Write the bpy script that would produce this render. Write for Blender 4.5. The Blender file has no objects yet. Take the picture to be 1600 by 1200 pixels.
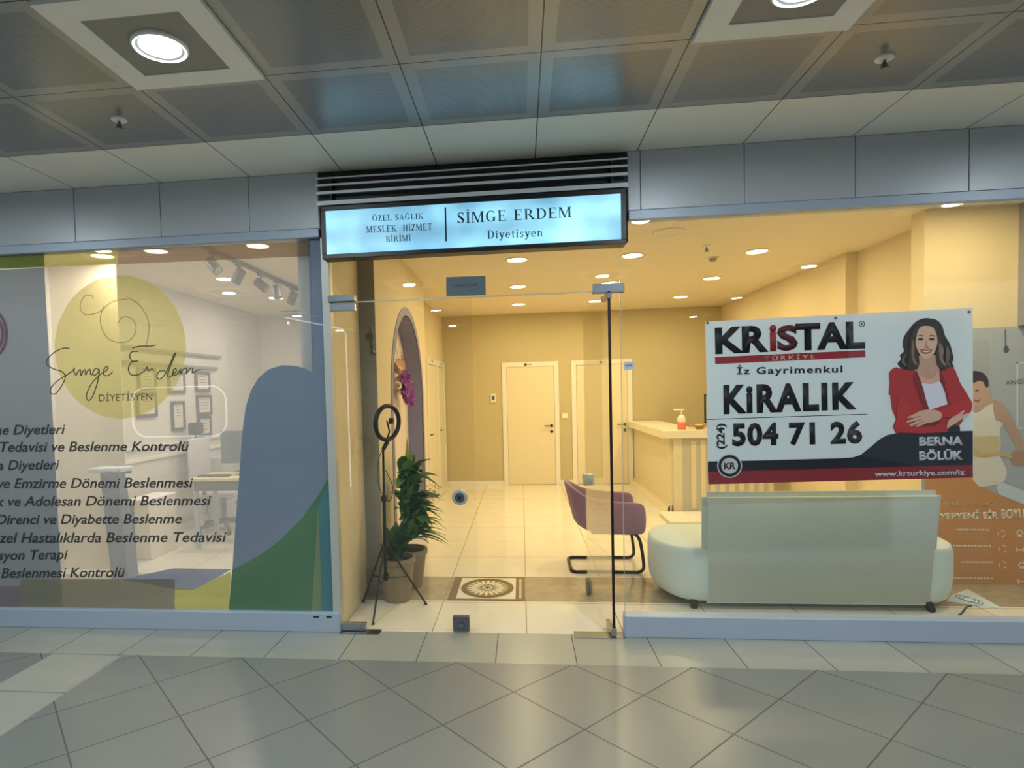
import bpy, bmesh, math, random
from mathutils import Vector, Matrix
PI = math.pi
rnd = random.Random(7)
sc = bpy.context.scene
COL = sc.collection

# ------------------------------------------------------------------ camera
FPX, PCX, PCY = 936.64, 715.547, 653.036
PITCH, YAW, ROLL = -0.0413, -0.1065, 0.026
EYE = Vector((0, -3.7237, 1.5179))
def cam_axes():
    cp, sp = math.cos(PITCH), math.sin(PITCH); cy, sy = math.cos(YAW), math.sin(YAW)
    cr, sr = math.cos(ROLL), math.sin(ROLL)
    fwd = Vector((sy*cp, cy*cp, sp)); right = Vector((cy, -sy, 0)); down = fwd.cross(right)
    return cr*right + sr*down, -sr*right + cr*down, fwd
AX_R, AX_D, AX_F = cam_axes()
cam = bpy.data.cameras.new('camera'); cam_ob = bpy.data.objects.new('camera', cam); COL.objects.link(cam_ob)
cam.sensor_width = 36; cam.sensor_fit = 'HORIZONTAL'; cam.lens = FPX/1600*36
cam.shift_x = (800-PCX)/1600; cam.shift_y = (PCY-600)/1600
cam.clip_start = 0.02
m = Matrix((AX_R, -AX_D, -AX_F)).transposed().to_4x4(); m.translation = EYE
cam_ob.matrix_world = m
sc.camera = cam_ob

# ------------------------------------------------------------------ world and exposure
w = bpy.data.worlds.new('world'); sc.world = w; w.use_nodes = True
w.node_tree.nodes['Background'].inputs[0].default_value = (0.62, 0.74, 0.85, 1)
w.node_tree.nodes['Background'].inputs[1].default_value = 0.24
sc.view_settings.view_transform = 'Standard'; sc.view_settings.look = 'None'
sc.view_settings.exposure = 0.0; sc.view_settings.gamma = 1; sc.view_settings.use_curve_mapping = False
sc.cycles.max_bounces = 8; sc.cycles.transparent_max_bounces = 24
sc.cycles.glossy_bounces = 4
MALL_W, SHOP_W, ROOM_W = 21.0, 11.0, 13.0
MALL_C, SHOP_C, ROOM_C = (0.84, 0.96, 1.0), (1.0, 0.83, 0.44), (1.0, 0.90, 0.74)

# ------------------------------------------------------------------ where a point of the facade or floor lies
def at(x, y, X=None, Y=None, Z=None):
    d = AX_R*((x-PCX)/FPX) + AX_D*((y-PCY)/FPX) + AX_F
    if X is not None: t = (X-EYE.x)/d.x
    elif Y is not None: t = (Y-EYE.y)/d.y
    else: t = (Z-EYE.z)/d.z
    return EYE + d*t

# ------------------------------------------------------------------ materials
MATS = {}
def srgb(r, g, b):
    f = lambda c: (c/255/12.92 if c/255 <= .04045 else ((c/255+.055)/1.055)**2.4)
    return (f(r), f(g), f(b), 1)
def newmat(name):
    m = bpy.data.materials.new(name); m.use_nodes = True; return m, m.node_tree.nodes, m.node_tree.links
def mat(name, rgb, rough=.6, metal=0, noise=0.06, scale=8, bump=0, spec=.5, sheen=0, alpha=None, emit=None, es=0, trans=0, coat=0):
    if name in MATS: return MATS[name]
    m, N, L = newmat(name); p = N['Principled BSDF']; c = srgb(*rgb)
    p.inputs['Roughness'].default_value = rough; p.inputs['Metallic'].default_value = metal
    p.inputs['Specular IOR Level'].default_value = spec
    if sheen: p.inputs['Sheen Weight'].default_value = sheen
    if coat: p.inputs['Coat Weight'].default_value = coat
    if trans: p.inputs['Transmission Weight'].default_value = trans
    if noise:
        tc = N.new('ShaderNodeTexCoord'); n = N.new('ShaderNodeTexNoise'); n.inputs['Scale'].default_value = scale
        n.inputs['Detail'].default_value = 4
        L.new(tc.outputs['Object'], n.inputs['Vector'])
        mx = N.new('ShaderNodeMix'); mx.data_type = 'RGBA'
        mx.inputs[6].default_value = tuple(v*(1-noise) for v in c[:3]) + (1,)
        mx.inputs[7].default_value = tuple(min(1, v*(1+noise)) for v in c[:3]) + (1,)
        L.new(n.outputs['Fac'], mx.inputs[0]); L.new(mx.outputs[2], p.inputs['Base Color'])
        if bump:
            b = N.new('ShaderNodeBump'); b.inputs['Strength'].default_value = bump; b.inputs['Distance'].default_value = .002
            n2 = N.new('ShaderNodeTexNoise'); n2.inputs['Scale'].default_value = scale*25
            L.new(tc.outputs['Object'], n2.inputs['Vector'])
            L.new(n2.outputs['Fac'], b.inputs['Height']); L.new(b.outputs[0], p.inputs['Normal'])
    else: p.inputs['Base Color'].default_value = c
    if emit: p.inputs['Emission Color'].default_value = tuple(emit)+(1,); p.inputs['Emission Strength'].default_value = es
    if alpha is not None: p.inputs['Alpha'].default_value = alpha
    MATS[name] = m; return m
def film(name, rgb, op, transl=.35, rough=.5):
    """printed window film: part opaque ink, part clear"""
    if name in MATS: return MATS[name]
    m, N, L = newmat(name); N.remove(N['Principled BSDF']); out = N['Material Output']
    c = srgb(*rgb)
    d = N.new('ShaderNodeBsdfDiffuse'); d.inputs[0].default_value = c
    t = N.new('ShaderNodeBsdfTranslucent'); t.inputs[0].default_value = c
    a = N.new('ShaderNodeMixShader'); a.inputs[0].default_value = transl
    L.new(d.outputs[0], a.inputs[1]); L.new(t.outputs[0], a.inputs[2])
    tr = N.new('ShaderNodeBsdfTransparent')
    hi = max(c[:3]); tr.inputs[0].default_value = tuple(.78+.22*v/hi for v in c[:3])+(1,)
    b = N.new('ShaderNodeMixShader'); b.inputs[0].default_value = op
    L.new(tr.outputs[0], b.inputs[1]); L.new(a.outputs[0], b.inputs[2]); L.new(b.outputs[0], out.inputs[0])
    MATS[name] = m; return m
def glassmat():
    if 'glass' in MATS: return MATS['glass']
    m, N, L = newmat('clear glass'); N.remove(N['Principled BSDF']); out = N['Material Output']
    g = N.new('ShaderNodeNewGeometry')
    mr = N.new('ShaderNodeMapRange'); mr.inputs['To Min'].default_value = 1.5; mr.inputs['To Max'].default_value = 1/1.5
    L.new(g.outputs['Backfacing'], mr.inputs['Value'])
    fr = N.new('ShaderNodeFresnel'); L.new(mr.outputs[0], fr.inputs['IOR'])
    tr = N.new('ShaderNodeBsdfTransparent'); tr.inputs[0].default_value = (.985, .992, .985, 1)
    gl = N.new('ShaderNodeBsdfGlossy'); gl.inputs['Roughness'].default_value = 0.0; gl.inputs[0].default_value = (1, 1, 1, 1)
    mx = N.new('ShaderNodeMixShader'); L.new(fr.outputs[0], mx.inputs[0]); L.new(tr.outputs[0], mx.inputs[1]); L.new(gl.outputs[0], mx.inputs[2])
    L.new(mx.outputs[0], out.inputs[0]); MATS['glass'] = m; return m
def emis(name, rgb, s):
    if name in MATS: return MATS[name]
    m, N, L = newmat(name); p = N['Principled BSDF']; p.inputs['Base Color'].default_value = (.8, .8, .8, 1)
    p.inputs['Emission Color'].default_value = tuple(rgb)+(1,); p.inputs['Emission Strength'].default_value = s
    MATS[name] = m; return m

class G:
    """tiny node-graph helper for the tiled surfaces"""
    def __init__(s, name):
        s.m, s.N, s.L = newmat(name); s.p = s.N['Principled BSDF']
        tc = s.N.new('ShaderNodeTexCoord'); s.tc = tc.outputs['Object']
        sx = s.N.new('ShaderNodeSeparateXYZ'); s.L.new(s.tc, sx.inputs[0]); s.x, s.y, s.z = sx.outputs
    def f(s, op, a, b=None, c=None):
        n = s.N.new('ShaderNodeMath'); n.operation = op
        for i, v in enumerate((a, b, c)):
            if v is None: continue
            if isinstance(v, (int, float)): n.inputs[i].default_value = v
            else: s.L.new(v, n.inputs[i])
        return n.outputs[0]
    def line(s, v, off, d, hw):           # 1 on joints at off + n*d
        t = s.f('DIVIDE', s.f('SUBTRACT', v, off), d)
        t = s.f('ABSOLUTE', s.f('SUBTRACT', s.f('FRACT', s.f('ADD', t, .5)), .5))
        return s.f('LESS_THAN', s.f('MULTIPLY', t, d), hw)
    def band(s, v, a, b): return s.f('MULTIPLY', s.f('GREATER_THAN', v, a), s.f('LESS_THAN', v, b))
    def cell(s, v, off, d): return s.f('FLOOR', s.f('DIVIDE', s.f('SUBTRACT', v, off), d))
    def mix(s, fac, a, b):
        n = s.N.new('ShaderNodeMix'); n.data_type = 'RGBA'
        for i, v in ((0, fac), (6, a), (7, b)):
            if isinstance(v, (int, float)): n.inputs[i].default_value = v
            elif isinstance(v, tuple): n.inputs[i].default_value = v
            else: s.L.new(v, n.inputs[i])
        return n.outputs[2]
    def noise(s, scale, detail=3):
        n = s.N.new('ShaderNodeTexNoise'); n.inputs['Scale'].default_value = scale; n.inputs['Detail'].default_value = detail
        s.L.new(s.tc, n.inputs['Vector']); return n.outputs['Fac']
    def white(s, a, b):
        c = s.N.new('ShaderNodeCombineXYZ'); s.L.new(a, c.inputs[0]); s.L.new(b, c.inputs[1])
        n = s.N.new('ShaderNodeTexWhiteNoise'); n.noise_dimensions = '2D'; s.L.new(c.outputs[0], n.inputs['Vector']); return n.outputs['Value']
    def bump(s, h, dist, st=1, inv=False):
        b = s.N.new('ShaderNodeBump'); b.inputs['Distance'].default_value = dist; b.inputs['Strength'].default_value = st; b.invert = inv
        s.L.new(h, b.inputs['Height']); s.L.new(b.outputs[0], s.p.inputs['Normal'])

def mall_floor_mat():
    g = G('mall porcelain tiles'); b = .4206; fx = .2489; d = .64
    yy = g.f('ADD', g.y, b); xx = g.f('SUBTRACT', g.x, fx)
    A = g.f('ADD', xx, yy); B = g.f('SUBTRACT', xx, yy); hw = .0036
    diag = g.f('MAXIMUM', g.line(A, 0, d, hw*1.4), g.line(B, 0, d, hw*1.4))
    strip = g.f('GREATER_THAN', g.y, -b)
    lane = g.f('MULTIPLY', g.band(g.x, -2.864, -2.411), g.f('LESS_THAN', g.y, -b))
    js = g.line(g.x, 1.18, .4525, .003)
    jl = g.line(g.y, -.424, .4525, .003)
    je = g.f('MAXIMUM', g.line(g.f('ABSOLUTE', yy), 0, 99, .003), g.f('MAXIMUM', g.line(g.x, -2.864, 99, .003), g.line(g.x, -2.411, 99, .003)))
    light = g.f('MAXIMUM', strip, lane)
    joint = g.f('MAXIMUM', g.f('MULTIPLY', diag, g.f('SUBTRACT', 1, light)), g.f('MAXIMUM', g.f('MULTIPLY', js, strip), g.f('MULTIPLY', jl, lane)))
    tone = g.white(g.cell(A, 0, d), g.cell(B, 0, d))
    dark = g.mix(tone, srgb(126, 128, 125), srgb(134, 135, 131))
    tone2 = g.white(g.cell(g.x, 1.18, .4525), g.cell(g.y, -.424, .4525))
    lt = g.mix(tone2, srgb(158, 158, 148), srgb(170, 169, 158))
    base = g.mix(light, dark, lt)
    n = g.noise(9, 5); base = g.mix(g.f('MULTIPLY', n, .14), base, srgb(100, 102, 98))
    col = g.mix(joint, base, srgb(88, 88, 84)); g.L.new(col, g.p.inputs['Base Color'])
    g.L.new(g.f('ADD', g.f('MULTIPLY', joint, .4), .28), g.p.inputs['Roughness'])
    return g.m
def shop_floor_mat():
    g = G('cream shop tiles')
    hw = .0028
    j = g.f('MAXIMUM', g.line(g.x, 0, .6, hw), g.line(g.y, .545, .6, hw))
    mb = g.band(g.y, .585, 1.145)
    mj = g.f('MAXIMUM', g.line(g.y, .585, 99, .004), g.line(g.y, 1.145, 99, .004))
    n = g.noise(5, 6); n2 = g.noise(14, 6)
    cream = g.mix(n, srgb(226, 218, 200), srgb(240, 234, 218))
    marb = g.mix(g.f('MULTIPLY', g.f('ADD', n, n2), .5), srgb(120, 108, 92), srgb(206, 192, 168))
    c = g.mix(mb, cream, marb)
    inb = g.f('SUBTRACT', 1, g.band(g.y, .58, 1.15))
    c = g.mix(g.f('MAXIMUM', g.f('MULTIPLY', j, inb), g.f('MAXIMUM', mj, g.f('MULTIPLY', mb, g.line(g.x, 0, .6, .002)))), c, srgb(140, 128, 106)); g.L.new(c, g.p.inputs['Base Color'])
    g.p.inputs['Roughness'].default_value = .13; g.bump(j, .001, .4, True)
    return g.m
def ceiling_mat():
    g = G('perforated metal ceiling panels'); a0 = -1.6876; ya = -.5407; T = .6
    jx = g.line(g.x, a0, T, .0028); jy = g.line(g.y, ya, T, .0028)
    bx = g.line(g.x, a0, T, .055); by = g.line(g.y, ya, T, .055)
    strip = g.f('GREATER_THAN', g.y, ya)
    tone = g.white(g.cell(g.x, a0, T), g.cell(g.y, ya, T))
    inner = g.mix(tone, srgb(140, 144, 148), srgb(150, 153, 156))
    # perforation: rows of 2.5 mm holes
    def dots(v): return g.f('ABSOLUTE', g.f('SUBTRACT', g.f('FRACT', g.f('MULTIPLY', v, 125)), .5))
    hole = g.f('MULTIPLY', g.f('LESS_THAN', dots(g.x), .2), g.f('LESS_THAN', dots(g.y), .2))
    inner = g.mix(g.f('MULTIPLY', hole, .6), inner, srgb(60, 62, 64))
    bord = g.f('MAXIMUM', bx, by)
    c = g.mix(bord, inner, srgb(164, 166, 166))
    c = g.mix(strip, c, srgb(246, 244, 232))
    joint = g.f('MAXIMUM', jx, g.f('MULTIPLY', jy, g.f('SUBTRACT', 1, g.f('GREATER_THAN', g.y, ya+.02))))
    c = g.mix(joint, c, srgb(60, 62, 64)); g.L.new(c, g.p.inputs['Base Color'])
    g.L.new(g.f('MULTIPLY', g.f('SUBTRACT', 1, strip), .24), g.p.inputs['Metallic'])
    g.L.new(g.f('ADD', g.f('MULTIPLY', strip, .12), .25), g.p.inputs['Roughness'])
    n = g.noise(2.2, 2); g.bump(g.f('SUBTRACT', n, g.f('MULTIPLY', joint, .12)), .02, .35)
    return g.m
M_WALL = mat('cream wall paint', (226, 208, 172), .62, noise=.02)
M_WALL2 = mat('ochre wall paint', (196, 182, 142), .62, noise=.02)
M_CEIL2 = mat('shop ceiling paint', (236, 222, 196), .55, noise=.015)
M_WHITE = mat('white lacquer', (235, 230, 218), .3, noise=.01)
M_ROOM = mat('consulting room wall paint', (214, 208, 200), .65, noise=.02)
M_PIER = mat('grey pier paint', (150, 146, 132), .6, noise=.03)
M_FASC = mat('fascia panel', (196, 200, 206), .38, metal=.15, noise=.02)
M_FRAME = mat('painted aluminium', (176, 188, 206), .4, metal=.1, noise=.02)
M_JAMB = mat('jamb aluminium', (196, 196, 188), .35, metal=.2, noise=.02)
M_DARK = mat('dark joint', (30, 32, 36), .7)
M_BLACK = mat('black plastic', (18, 18, 20), .4, noise=.05)
M_CHROME = mat('polished chrome', (170, 176, 182), .22, metal=1, noise=0)
M_STEEL = mat('brushed steel', (120, 126, 134), .35, metal=.9, noise=.05)
M_GREY = mat('grey metal', (95, 98, 104), .45, metal=.3)
M_LILAC = mat('lilac grey trim', (134, 132, 168), .5)

# ------------------------------------------------------------------ mesh helpers
def origin(o):
    v = Vector(o.location)
    return v + origin(o.parent) if o.parent else v
def mk(name, bm, m, parent=None, smooth=False):
    me = bpy.data.meshes.new(name)
    bmesh.ops.recalc_face_normals(bm, faces=bm.faces)
    bm.to_mesh(me); bm.free()
    ob = bpy.data.objects.new(name, me); COL.objects.link(ob)
    for q in (m if isinstance(m, (list, tuple)) else [m]): me.materials.append(q)
    if smooth:
        for p in me.polygons: p.use_smooth = True
        e = ob.modifiers.new('edges', 'EDGE_SPLIT'); e.split_angle = math.radians(smooth if smooth is not True else 40)
    if parent is not None:                      # geometry is kept in the parent's own space
        ob.parent = parent; me.transform(Matrix.Translation(-origin(parent)))
    return ob
def thing(name, label, cat, loc=(0, 0, 0), group=None, kind=None):
    o = bpy.data.objects.new(name, None); COL.objects.link(o); o.location = loc; o.empty_display_size = .05
    tag(o, label, cat, group, kind); return o
def tag(o, label=None, cat=None, group=None, kind=None):
    if label: o['label'] = label
    if cat: o['category'] = cat
    if group: o['group'] = group
    if kind: o['kind'] = kind
    return o
def struct(name, bm, m, parent=None, smooth=False):
    o = mk(name, bm, m, parent, smooth)
    if parent is None: o['kind'] = 'structure'
    return o
def dup(root, loc, label=None, name=None):
    r = root.copy(); COL.objects.link(r); r.location = loc
    if label: r['label'] = label
    for ch in list(root.children):
        c = ch.copy(); COL.objects.link(c); c.parent = r
        for gch in ch.children:
            d = gch.copy(); COL.objects.link(d); d.parent = c
    return r
def bx(bm, x0, x1, y0, y1, z0, z1, bev=0, mi=0, seg=2):
    r = bmesh.ops.create_cube(bm, size=1); vs = r['verts']
    for v in vs: v.co = Vector((x0+(v.co.x+.5)*(x1-x0), y0+(v.co.y+.5)*(y1-y0), z0+(v.co.z+.5)*(z1-z0)))
    fs = set(f for v in vs for f in v.link_faces)
    for f in fs: f.material_index = mi
    if bev:
        es = list(set(e for v in vs for e in v.link_edges))
        bmesh.ops.bevel(bm, geom=es, offset=bev, segments=seg, affect='EDGES', profile=.5)
    return vs
def box(*a, **k):
    bm = bmesh.new(); bx(bm, *a, **k); return bm
def tube(bm, pts, r, n=8, closed=False, r2=None):
    pts = [Vector(p) for p in pts]; rings = []
    up = Vector((0, 0, 1)); N = len(pts)
    prev = None
    for i, p in enumerate(pts):
        a = pts[(i-1) % N] if (closed or i > 0) else p; b = pts[(i+1) % N] if (closed or i < N-1) else p
        t = (b-a).normalized()
        if prev is None:
            s = t.cross(up)
            if s.length < 1e-3: s = t.cross(Vector((1, 0, 0)))
        else: s = prev - t*prev.dot(t)
        s.normalize(); prev = s; q = s.cross(t)
        rr = r[i] if isinstance(r, (list, tuple)) else r
        rings.append([bm.verts.new(p + (s*math.cos(2*PI*k/n)+q*math.sin(2*PI*k/n))*rr) for k in range(n)])
    R = range(N if closed else N-1)
    for i in R:
        A, B = rings[i], rings[(i+1) % N]
        for k in range(n): bm.faces.new((A[k], A[(k+1) % n], B[(k+1) % n], B[k]))
    if not closed:
        bm.faces.new(rings[0][::-1]); bm.faces.new(rings[-1])
def tb(*a, **k):
    bm = bmesh.new(); tube(bm, *a, **k); return bm
def lathe(bm, prof, c=(0, 0, 0), n=24, sx=1, sy=1, cap=True):
    rings = []
    for r, z in prof:
        rings.append([bm.verts.new((c[0]+r*sx*math.cos(2*PI*k/n), c[1]+r*sy*math.sin(2*PI*k/n), c[2]+z)) for k in range(n)])
    for A, B in zip(rings, rings[1:]):
        for k in range(n): bm.faces.new((A[k], A[(k+1) % n], B[(k+1) % n], B[k]))
    if cap: bm.faces.new(rings[0][::-1]); bm.faces.new(rings[-1])
def lt(*a, **k):
    bm = bmesh.new(); lathe(bm, *a, **k); return bm
def prism(bm, pts, d):
    """closed outline (3-D points in a plane) given thickness d (vector)"""
    d = Vector(d); A = [bm.verts.new(Vector(p)) for p in pts]; B = [bm.verts.new(Vector(p)+d) for p in pts]
    n = len(pts)
    f1 = bm.faces.new(A); f2 = bm.faces.new(B[::-1]); f1.normal_update(); f2.normal_update()
    for i in range(n): bm.faces.new((A[i], B[i], B[(i+1) % n], A[(i+1) % n]))
    bmesh.ops.triangulate(bm, faces=[f1, f2])
def pr(pts, d):
    bm = bmesh.new(); prism(bm, pts, d); return bm
def smoothpoly(pts, k=3):
    """Catmull-Rom through closed 2-D outline"""
    n = len(pts); out = []
    for i in range(n):
        p0, p1, p2, p3 = (pts[(i+j-1) % n] for j in range(4))
        for s in range(k):
            t = s/k
            out.append(tuple(.5*((2*b)+(-a+c)*t+(2*a-5*b+4*c-d)*t*t+(-a+3*b-3*c+d)*t**3) for a, b, c, d in zip(p0, p1, p2, p3)))
    return out
def smoothline(pts, k=5):
    P = [pts[0]]+list(pts)+[pts[-1]]; out = []
    for i in range(1, len(P)-2):
        for s in range(k):
            t = s/k
            out.append(tuple(.5*((2*b)+(-a+c)*t+(2*a-5*b+4*c-d)*t*t+(-a+3*b-3*c+d)*t**3) for a, b, c, d in zip(P[i-1], P[i], P[i+1], P[i+2])))
    out.append(tuple(pts[-1])); return out
def sheet(name, px, Y, m, parent, th=.0006, smooth=0):
    """a flat printed shape on a plane parallel to the shop front at depth Y"""
    if smooth: px = smoothpoly(px, smooth)
    return mk(name, pr([at(x, y, Y=Y) for x, y in px], (0, th, 0)), m, parent)
def arcpts(cx, cy, rx, ry, a0, a1, n=16):
    return [(cx+rx*math.cos(math.radians(a0+(a1-a0)*i/n)), cy+ry*math.sin(math.radians(a0+(a1-a0)*i/n))) for i in range(n+1)]

_TC = {}
def text_mesh(s, bold=0, spacing=1, shear=0):
    cu = bpy.data.curves.new('lettering', 'FONT'); cu.body = s; cu.offset = bold; cu.space_character = spacing; cu.shear = shear
    cu.resolution_u = 3
    o = bpy.data.objects.new('lettering', cu); COL.objects.link(o)
    bpy.context.view_layer.update()
    dg = bpy.context.evaluated_depsgraph_get(); me = bpy.data.meshes.new_from_object(o.evaluated_get(dg))
    bpy.data.objects.remove(o); bpy.data.curves.remove(cu); return me
def text_on(name, s, quad, m, parent, Y=None, bold=0, spacing=1, shear=0, th=.0006, plane=None, fit=True):
    """lettering whose bounding box fills the quad (TL, TR, BR, BL), pixels on plane Y or 3-D points"""
    q = [at(*p, Y=Y) if Y is not None else Vector(p) for p in quad]
    me = text_mesh(s, bold, spacing, shear)
    xs = [v.co.x for v in me.vertices]; ys = [v.co.y for v in me.vertices]
    x0, x1, y0, y1 = min(xs), max(xs), min(ys), max(ys)
    nrm = (q[1]-q[0]).cross(q[3]-q[0]).normalized()*-1
    bm = bmesh.new(); bm.from_mesh(me); bpy.data.meshes.remove(me)
    for v in bm.verts:
        u = (v.co.x-x0)/(x1-x0); t = (y1-v.co.y)/(y1-y0)
        v.co = q[0]*(1-u)*(1-t)+q[1]*u*(1-t)+q[2]*u*t+q[3]*(1-u)*t
    r = bmesh.ops.extrude_face_region(bm, geom=list(bm.faces))
    for e in r['geom']:
        if isinstance(e, bmesh.types.BMVert): e.co += nrm*th
    return mk(name, bm, m, parent)

def dashes(name, quad, m, parent, Y, n=9, th=.0005):
    """print too small to read: a row of uneven dashes filling the quad"""
    q = [at(*p, Y=Y) if len(p) == 2 else Vector(p) for p in quad]; bm = bmesh.new(); rr = random.Random(n)
    for k in range(n):
        u0, u1 = k/n, (k+rr.uniform(.55, .85))/n
        f = lambda u, t: q[0]*(1-u)*(1-t)+q[1]*u*(1-t)+q[2]*u*t+q[3]*(1-u)*t
        prism(bm, [f(u0, .1), f(u1, .1), f(u1, .9), f(u0, .9)], (0, th, 0))
    return mk(name, bm, m, parent)

# serif capitals and small letters as stem, bar and bowl outlines (unit height)
def serif_glyph(ch):
    P = []; K, H = .15, .045
    rect = lambda x0, x1, y0, y1: P.append([(x0, y0), (x1, y0), (x1, y1), (x0, y1)])
    def stem(x, y0=0, y1=1, w=K, s0=True, s1=True, sw=.1):
        rect(x, x+w, y0, y1)
        if s0: rect(x-sw*.8, x+w+sw*.8, y0, y0+H)
        if s1: rect(x-sw*.8, x+w+sw*.8, y1-H, y1)
    def bowl(cx, cy, rx, ry, a0, a1, thick=K, thin=.05, n=20):
        o, i = [], []
        for k in range(n+1):
            a = math.radians(a0+(a1-a0)*k/n); c, s = math.cos(a), math.sin(a)
            o.append((cx+rx*c, cy+ry*s)); i.append((cx+(rx-thick)*c, cy+(ry-thin)*s))
        for k in range(n): P.append([o[k], o[k+1], i[k+1], i[k]])
    def diag(x0, y0, x1, y1, w): P.append([(x0, y0), (x0+w, y0), (x1+w, y1), (x1, y1)])
    wd = .8
    if ch == 'I' or ch == 'İ':
        stem(.1); wd = .36
    elif ch in 'EF':
        stem(.1, sw=.1); rect(.1, .62, 1-H, 1); rect(.1, .5, .48, .48+H); rect(.58, .62, .78, 1); rect(.47, .5, .36, .62)
        rect(.1, .66, 0, H); rect(.62, .66, 0, .24); wd = .72
    elif ch == 'L':
        stem(.1); rect(.1, .64, 0, H); rect(.6, .64, 0, .26); wd = .68
    elif ch == 'Z':
        rect(.04, .64, 1-H, 1); rect(.04, .66, 0, H); diag(.02, 0, .46, 1, K*1.2); rect(.04, .08, .78, 1); rect(.62, .66, 0, .24); wd = .7
    elif ch == 'K':
        stem(.1); P.append([(.25, .4), (.25, .47), (.66, 1), (.72, 1)]); diag(.64, 0, .34, .55, K*1.15); rect(.54, .8, 1-H, 1); rect(.54, .88, 0, H); wd = .86
    elif ch == 'M':
        stem(.08, w=.06); stem(.8, w=K); diag(.46, 0, .1, 1, .14); diag(.46, 0, .8, 1, .06); wd = 1.06
    elif ch == 'N':
        stem(.08, w=.06); stem(.68, w=.06, s0=False); diag(.6, 0, .1, 1, K); wd = .84
    elif ch == 'H':
        stem(.1); stem(.6); rect(.2, .65, .48, .48+H); wd = .86
    elif ch == 'T':
        stem(.3, s1=False); rect(.04, .71, 1-H, 1); rect(.04, .08, .76, 1); rect(.67, .71, .76, 1); wd = .76
    elif ch in 'OÖ':
        bowl(.42, .5, .4, .51, 0, 360, n=32); wd = .86
    elif ch in 'GĞ':
        bowl(.44, .5, .41, .51, 50, 330, n=28); rect(.6, .6+K, 0.06, .42); rect(.52, .84, .42-H, .42); rect(.66, .7, .74, .98); wd = .88
    elif ch == 'S':
        bowl(.3, .74, .25, .27, 20, 270, thick=.1, thin=.06); bowl(.3, .26, .28, .27, -160, 90, thick=.12, thin=.06)
        rect(.5, .54, .72, 1); rect(.02, .06, 0, .3); P.append([(.1, .66), (.2, .78), (.52, .34), (.42, .22)]); wd = .62
    elif ch == 'A':
        diag(.06, 0, .38, 1, .06); P.append([(.56, 0), (.74, 0), (.44, 1), (.36, 1)]); rect(.2, .6, .33, .33+H); rect(-.02, .2, 0, H); rect(.5, .84, 0, H); wd = .82
    elif ch in 'RB':
        stem(.1); bowl(.36, .74, .28, .26, -90, 90); rect(.2, .38, 1-H, 1); rect(.2, .38, .48, .48+H)
        if ch == 'R': P.append([(.36, .48), (.52, .48), (.84, 0), (.66, 0)]); rect(.64, .92, 0, H); wd = .88
        else: bowl(.38, .25, .32, .26, -90, 90); rect(.2, .4, 0, H); wd = .76
    elif ch == 'D':
        stem(.1); bowl(.34, .5, .46, .5, -90, 90, n=24); rect(.2, .36, 1-H, 1); rect(.2, .36, 0, H); wd = .86
    elif ch == 'i':
        stem(.08, 0, .66, w=.13, sw=.06, s1=False); rect(.02, .2, .62, .66); P.append(arcpts(.145, .86, .085, .085, 0, 337, 14)); wd = .33
    elif ch == 'y':
        diag(.26, 0, .02, .66, .16); P.append([(.24, 0), (.36, 0), (.56, .66), (.5, .66)]); P.append([(.12, -.3), (.2, -.3), (.36, .02), (.28, .06)])
        P.append(arcpts(.12, -.22, .09, .08, 0, 337, 12)); rect(-.03, .26, .62, .66); rect(.4, .64, .62, .66); wd = .62
    elif ch == 'e':
        bowl(.29, .33, .27, .34, 0, 320, thick=.12, thin=.05); rect(.1, .54, .34, .39); wd = .6
    elif ch == 't':
        rect(.12, .25, .06, .86); rect(.02, .4, .6, .66); bowl(.3, .14, .18, .14, 180, 300, thick=.12, thin=.05); wd = .42
    elif ch == 's':
        bowl(.24, .49, .18, .18, 20, 270, thick=.1, thin=.05); bowl(.24, .17, .2, .18, -160, 90, thick=.11, thin=.05); rect(.38, .42, .46, .66); rect(.04, .08, 0, .2); wd = .5
    elif ch == 'n':
        stem(.08, 0, .66, w=.13, sw=.05, s1=False); rect(.02, .2, .62, .66); bowl(.34, .42, .2, .25, 0, 140, thick=.12, thin=.06); stem(.42, 0, .44, w=.13, sw=.05, s1=False); wd = .64
    else: wd = .4
    if ch == 'İ': P.append(arcpts(.175, 1.17, .08, .08, 0, 337, 14))
    if ch == 'Ö':
        for c in (.28, .56): P.append(arcpts(c, 1.17, .08, .08, 0, 337, 14))
    if ch == 'Ğ': bowl(.46, 1.26, .2, .17, 200, 340, thick=.06, thin=.06, n=10)
    return P, wd
def serif_on(name, s, quad, m, parent, Y, th=.002, gap=.1, low=0):
    """serif lettering: quad covers baseline to cap height"""
    q = [at(*p, Y=Y) for p in quad]; polys = []; x = 0
    for ch in s:
        P, wd = serif_glyph(ch)
        polys += [[(px+x, py) for px, py in poly] for poly in P]; x += wd+gap
    W = x-gap; bm = bmesh.new()
    for poly in polys:
        pts = []
        for px, py in poly:
            u, t = px/W, 1-py
            pts.append(q[0]*(1-u)*(1-t)+q[1]*u*(1-t)+q[2]*u*t+q[3]*(1-u)*t)
        prism(bm, pts, (0, th, 0))
    return mk(name, bm, m, parent)
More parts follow.
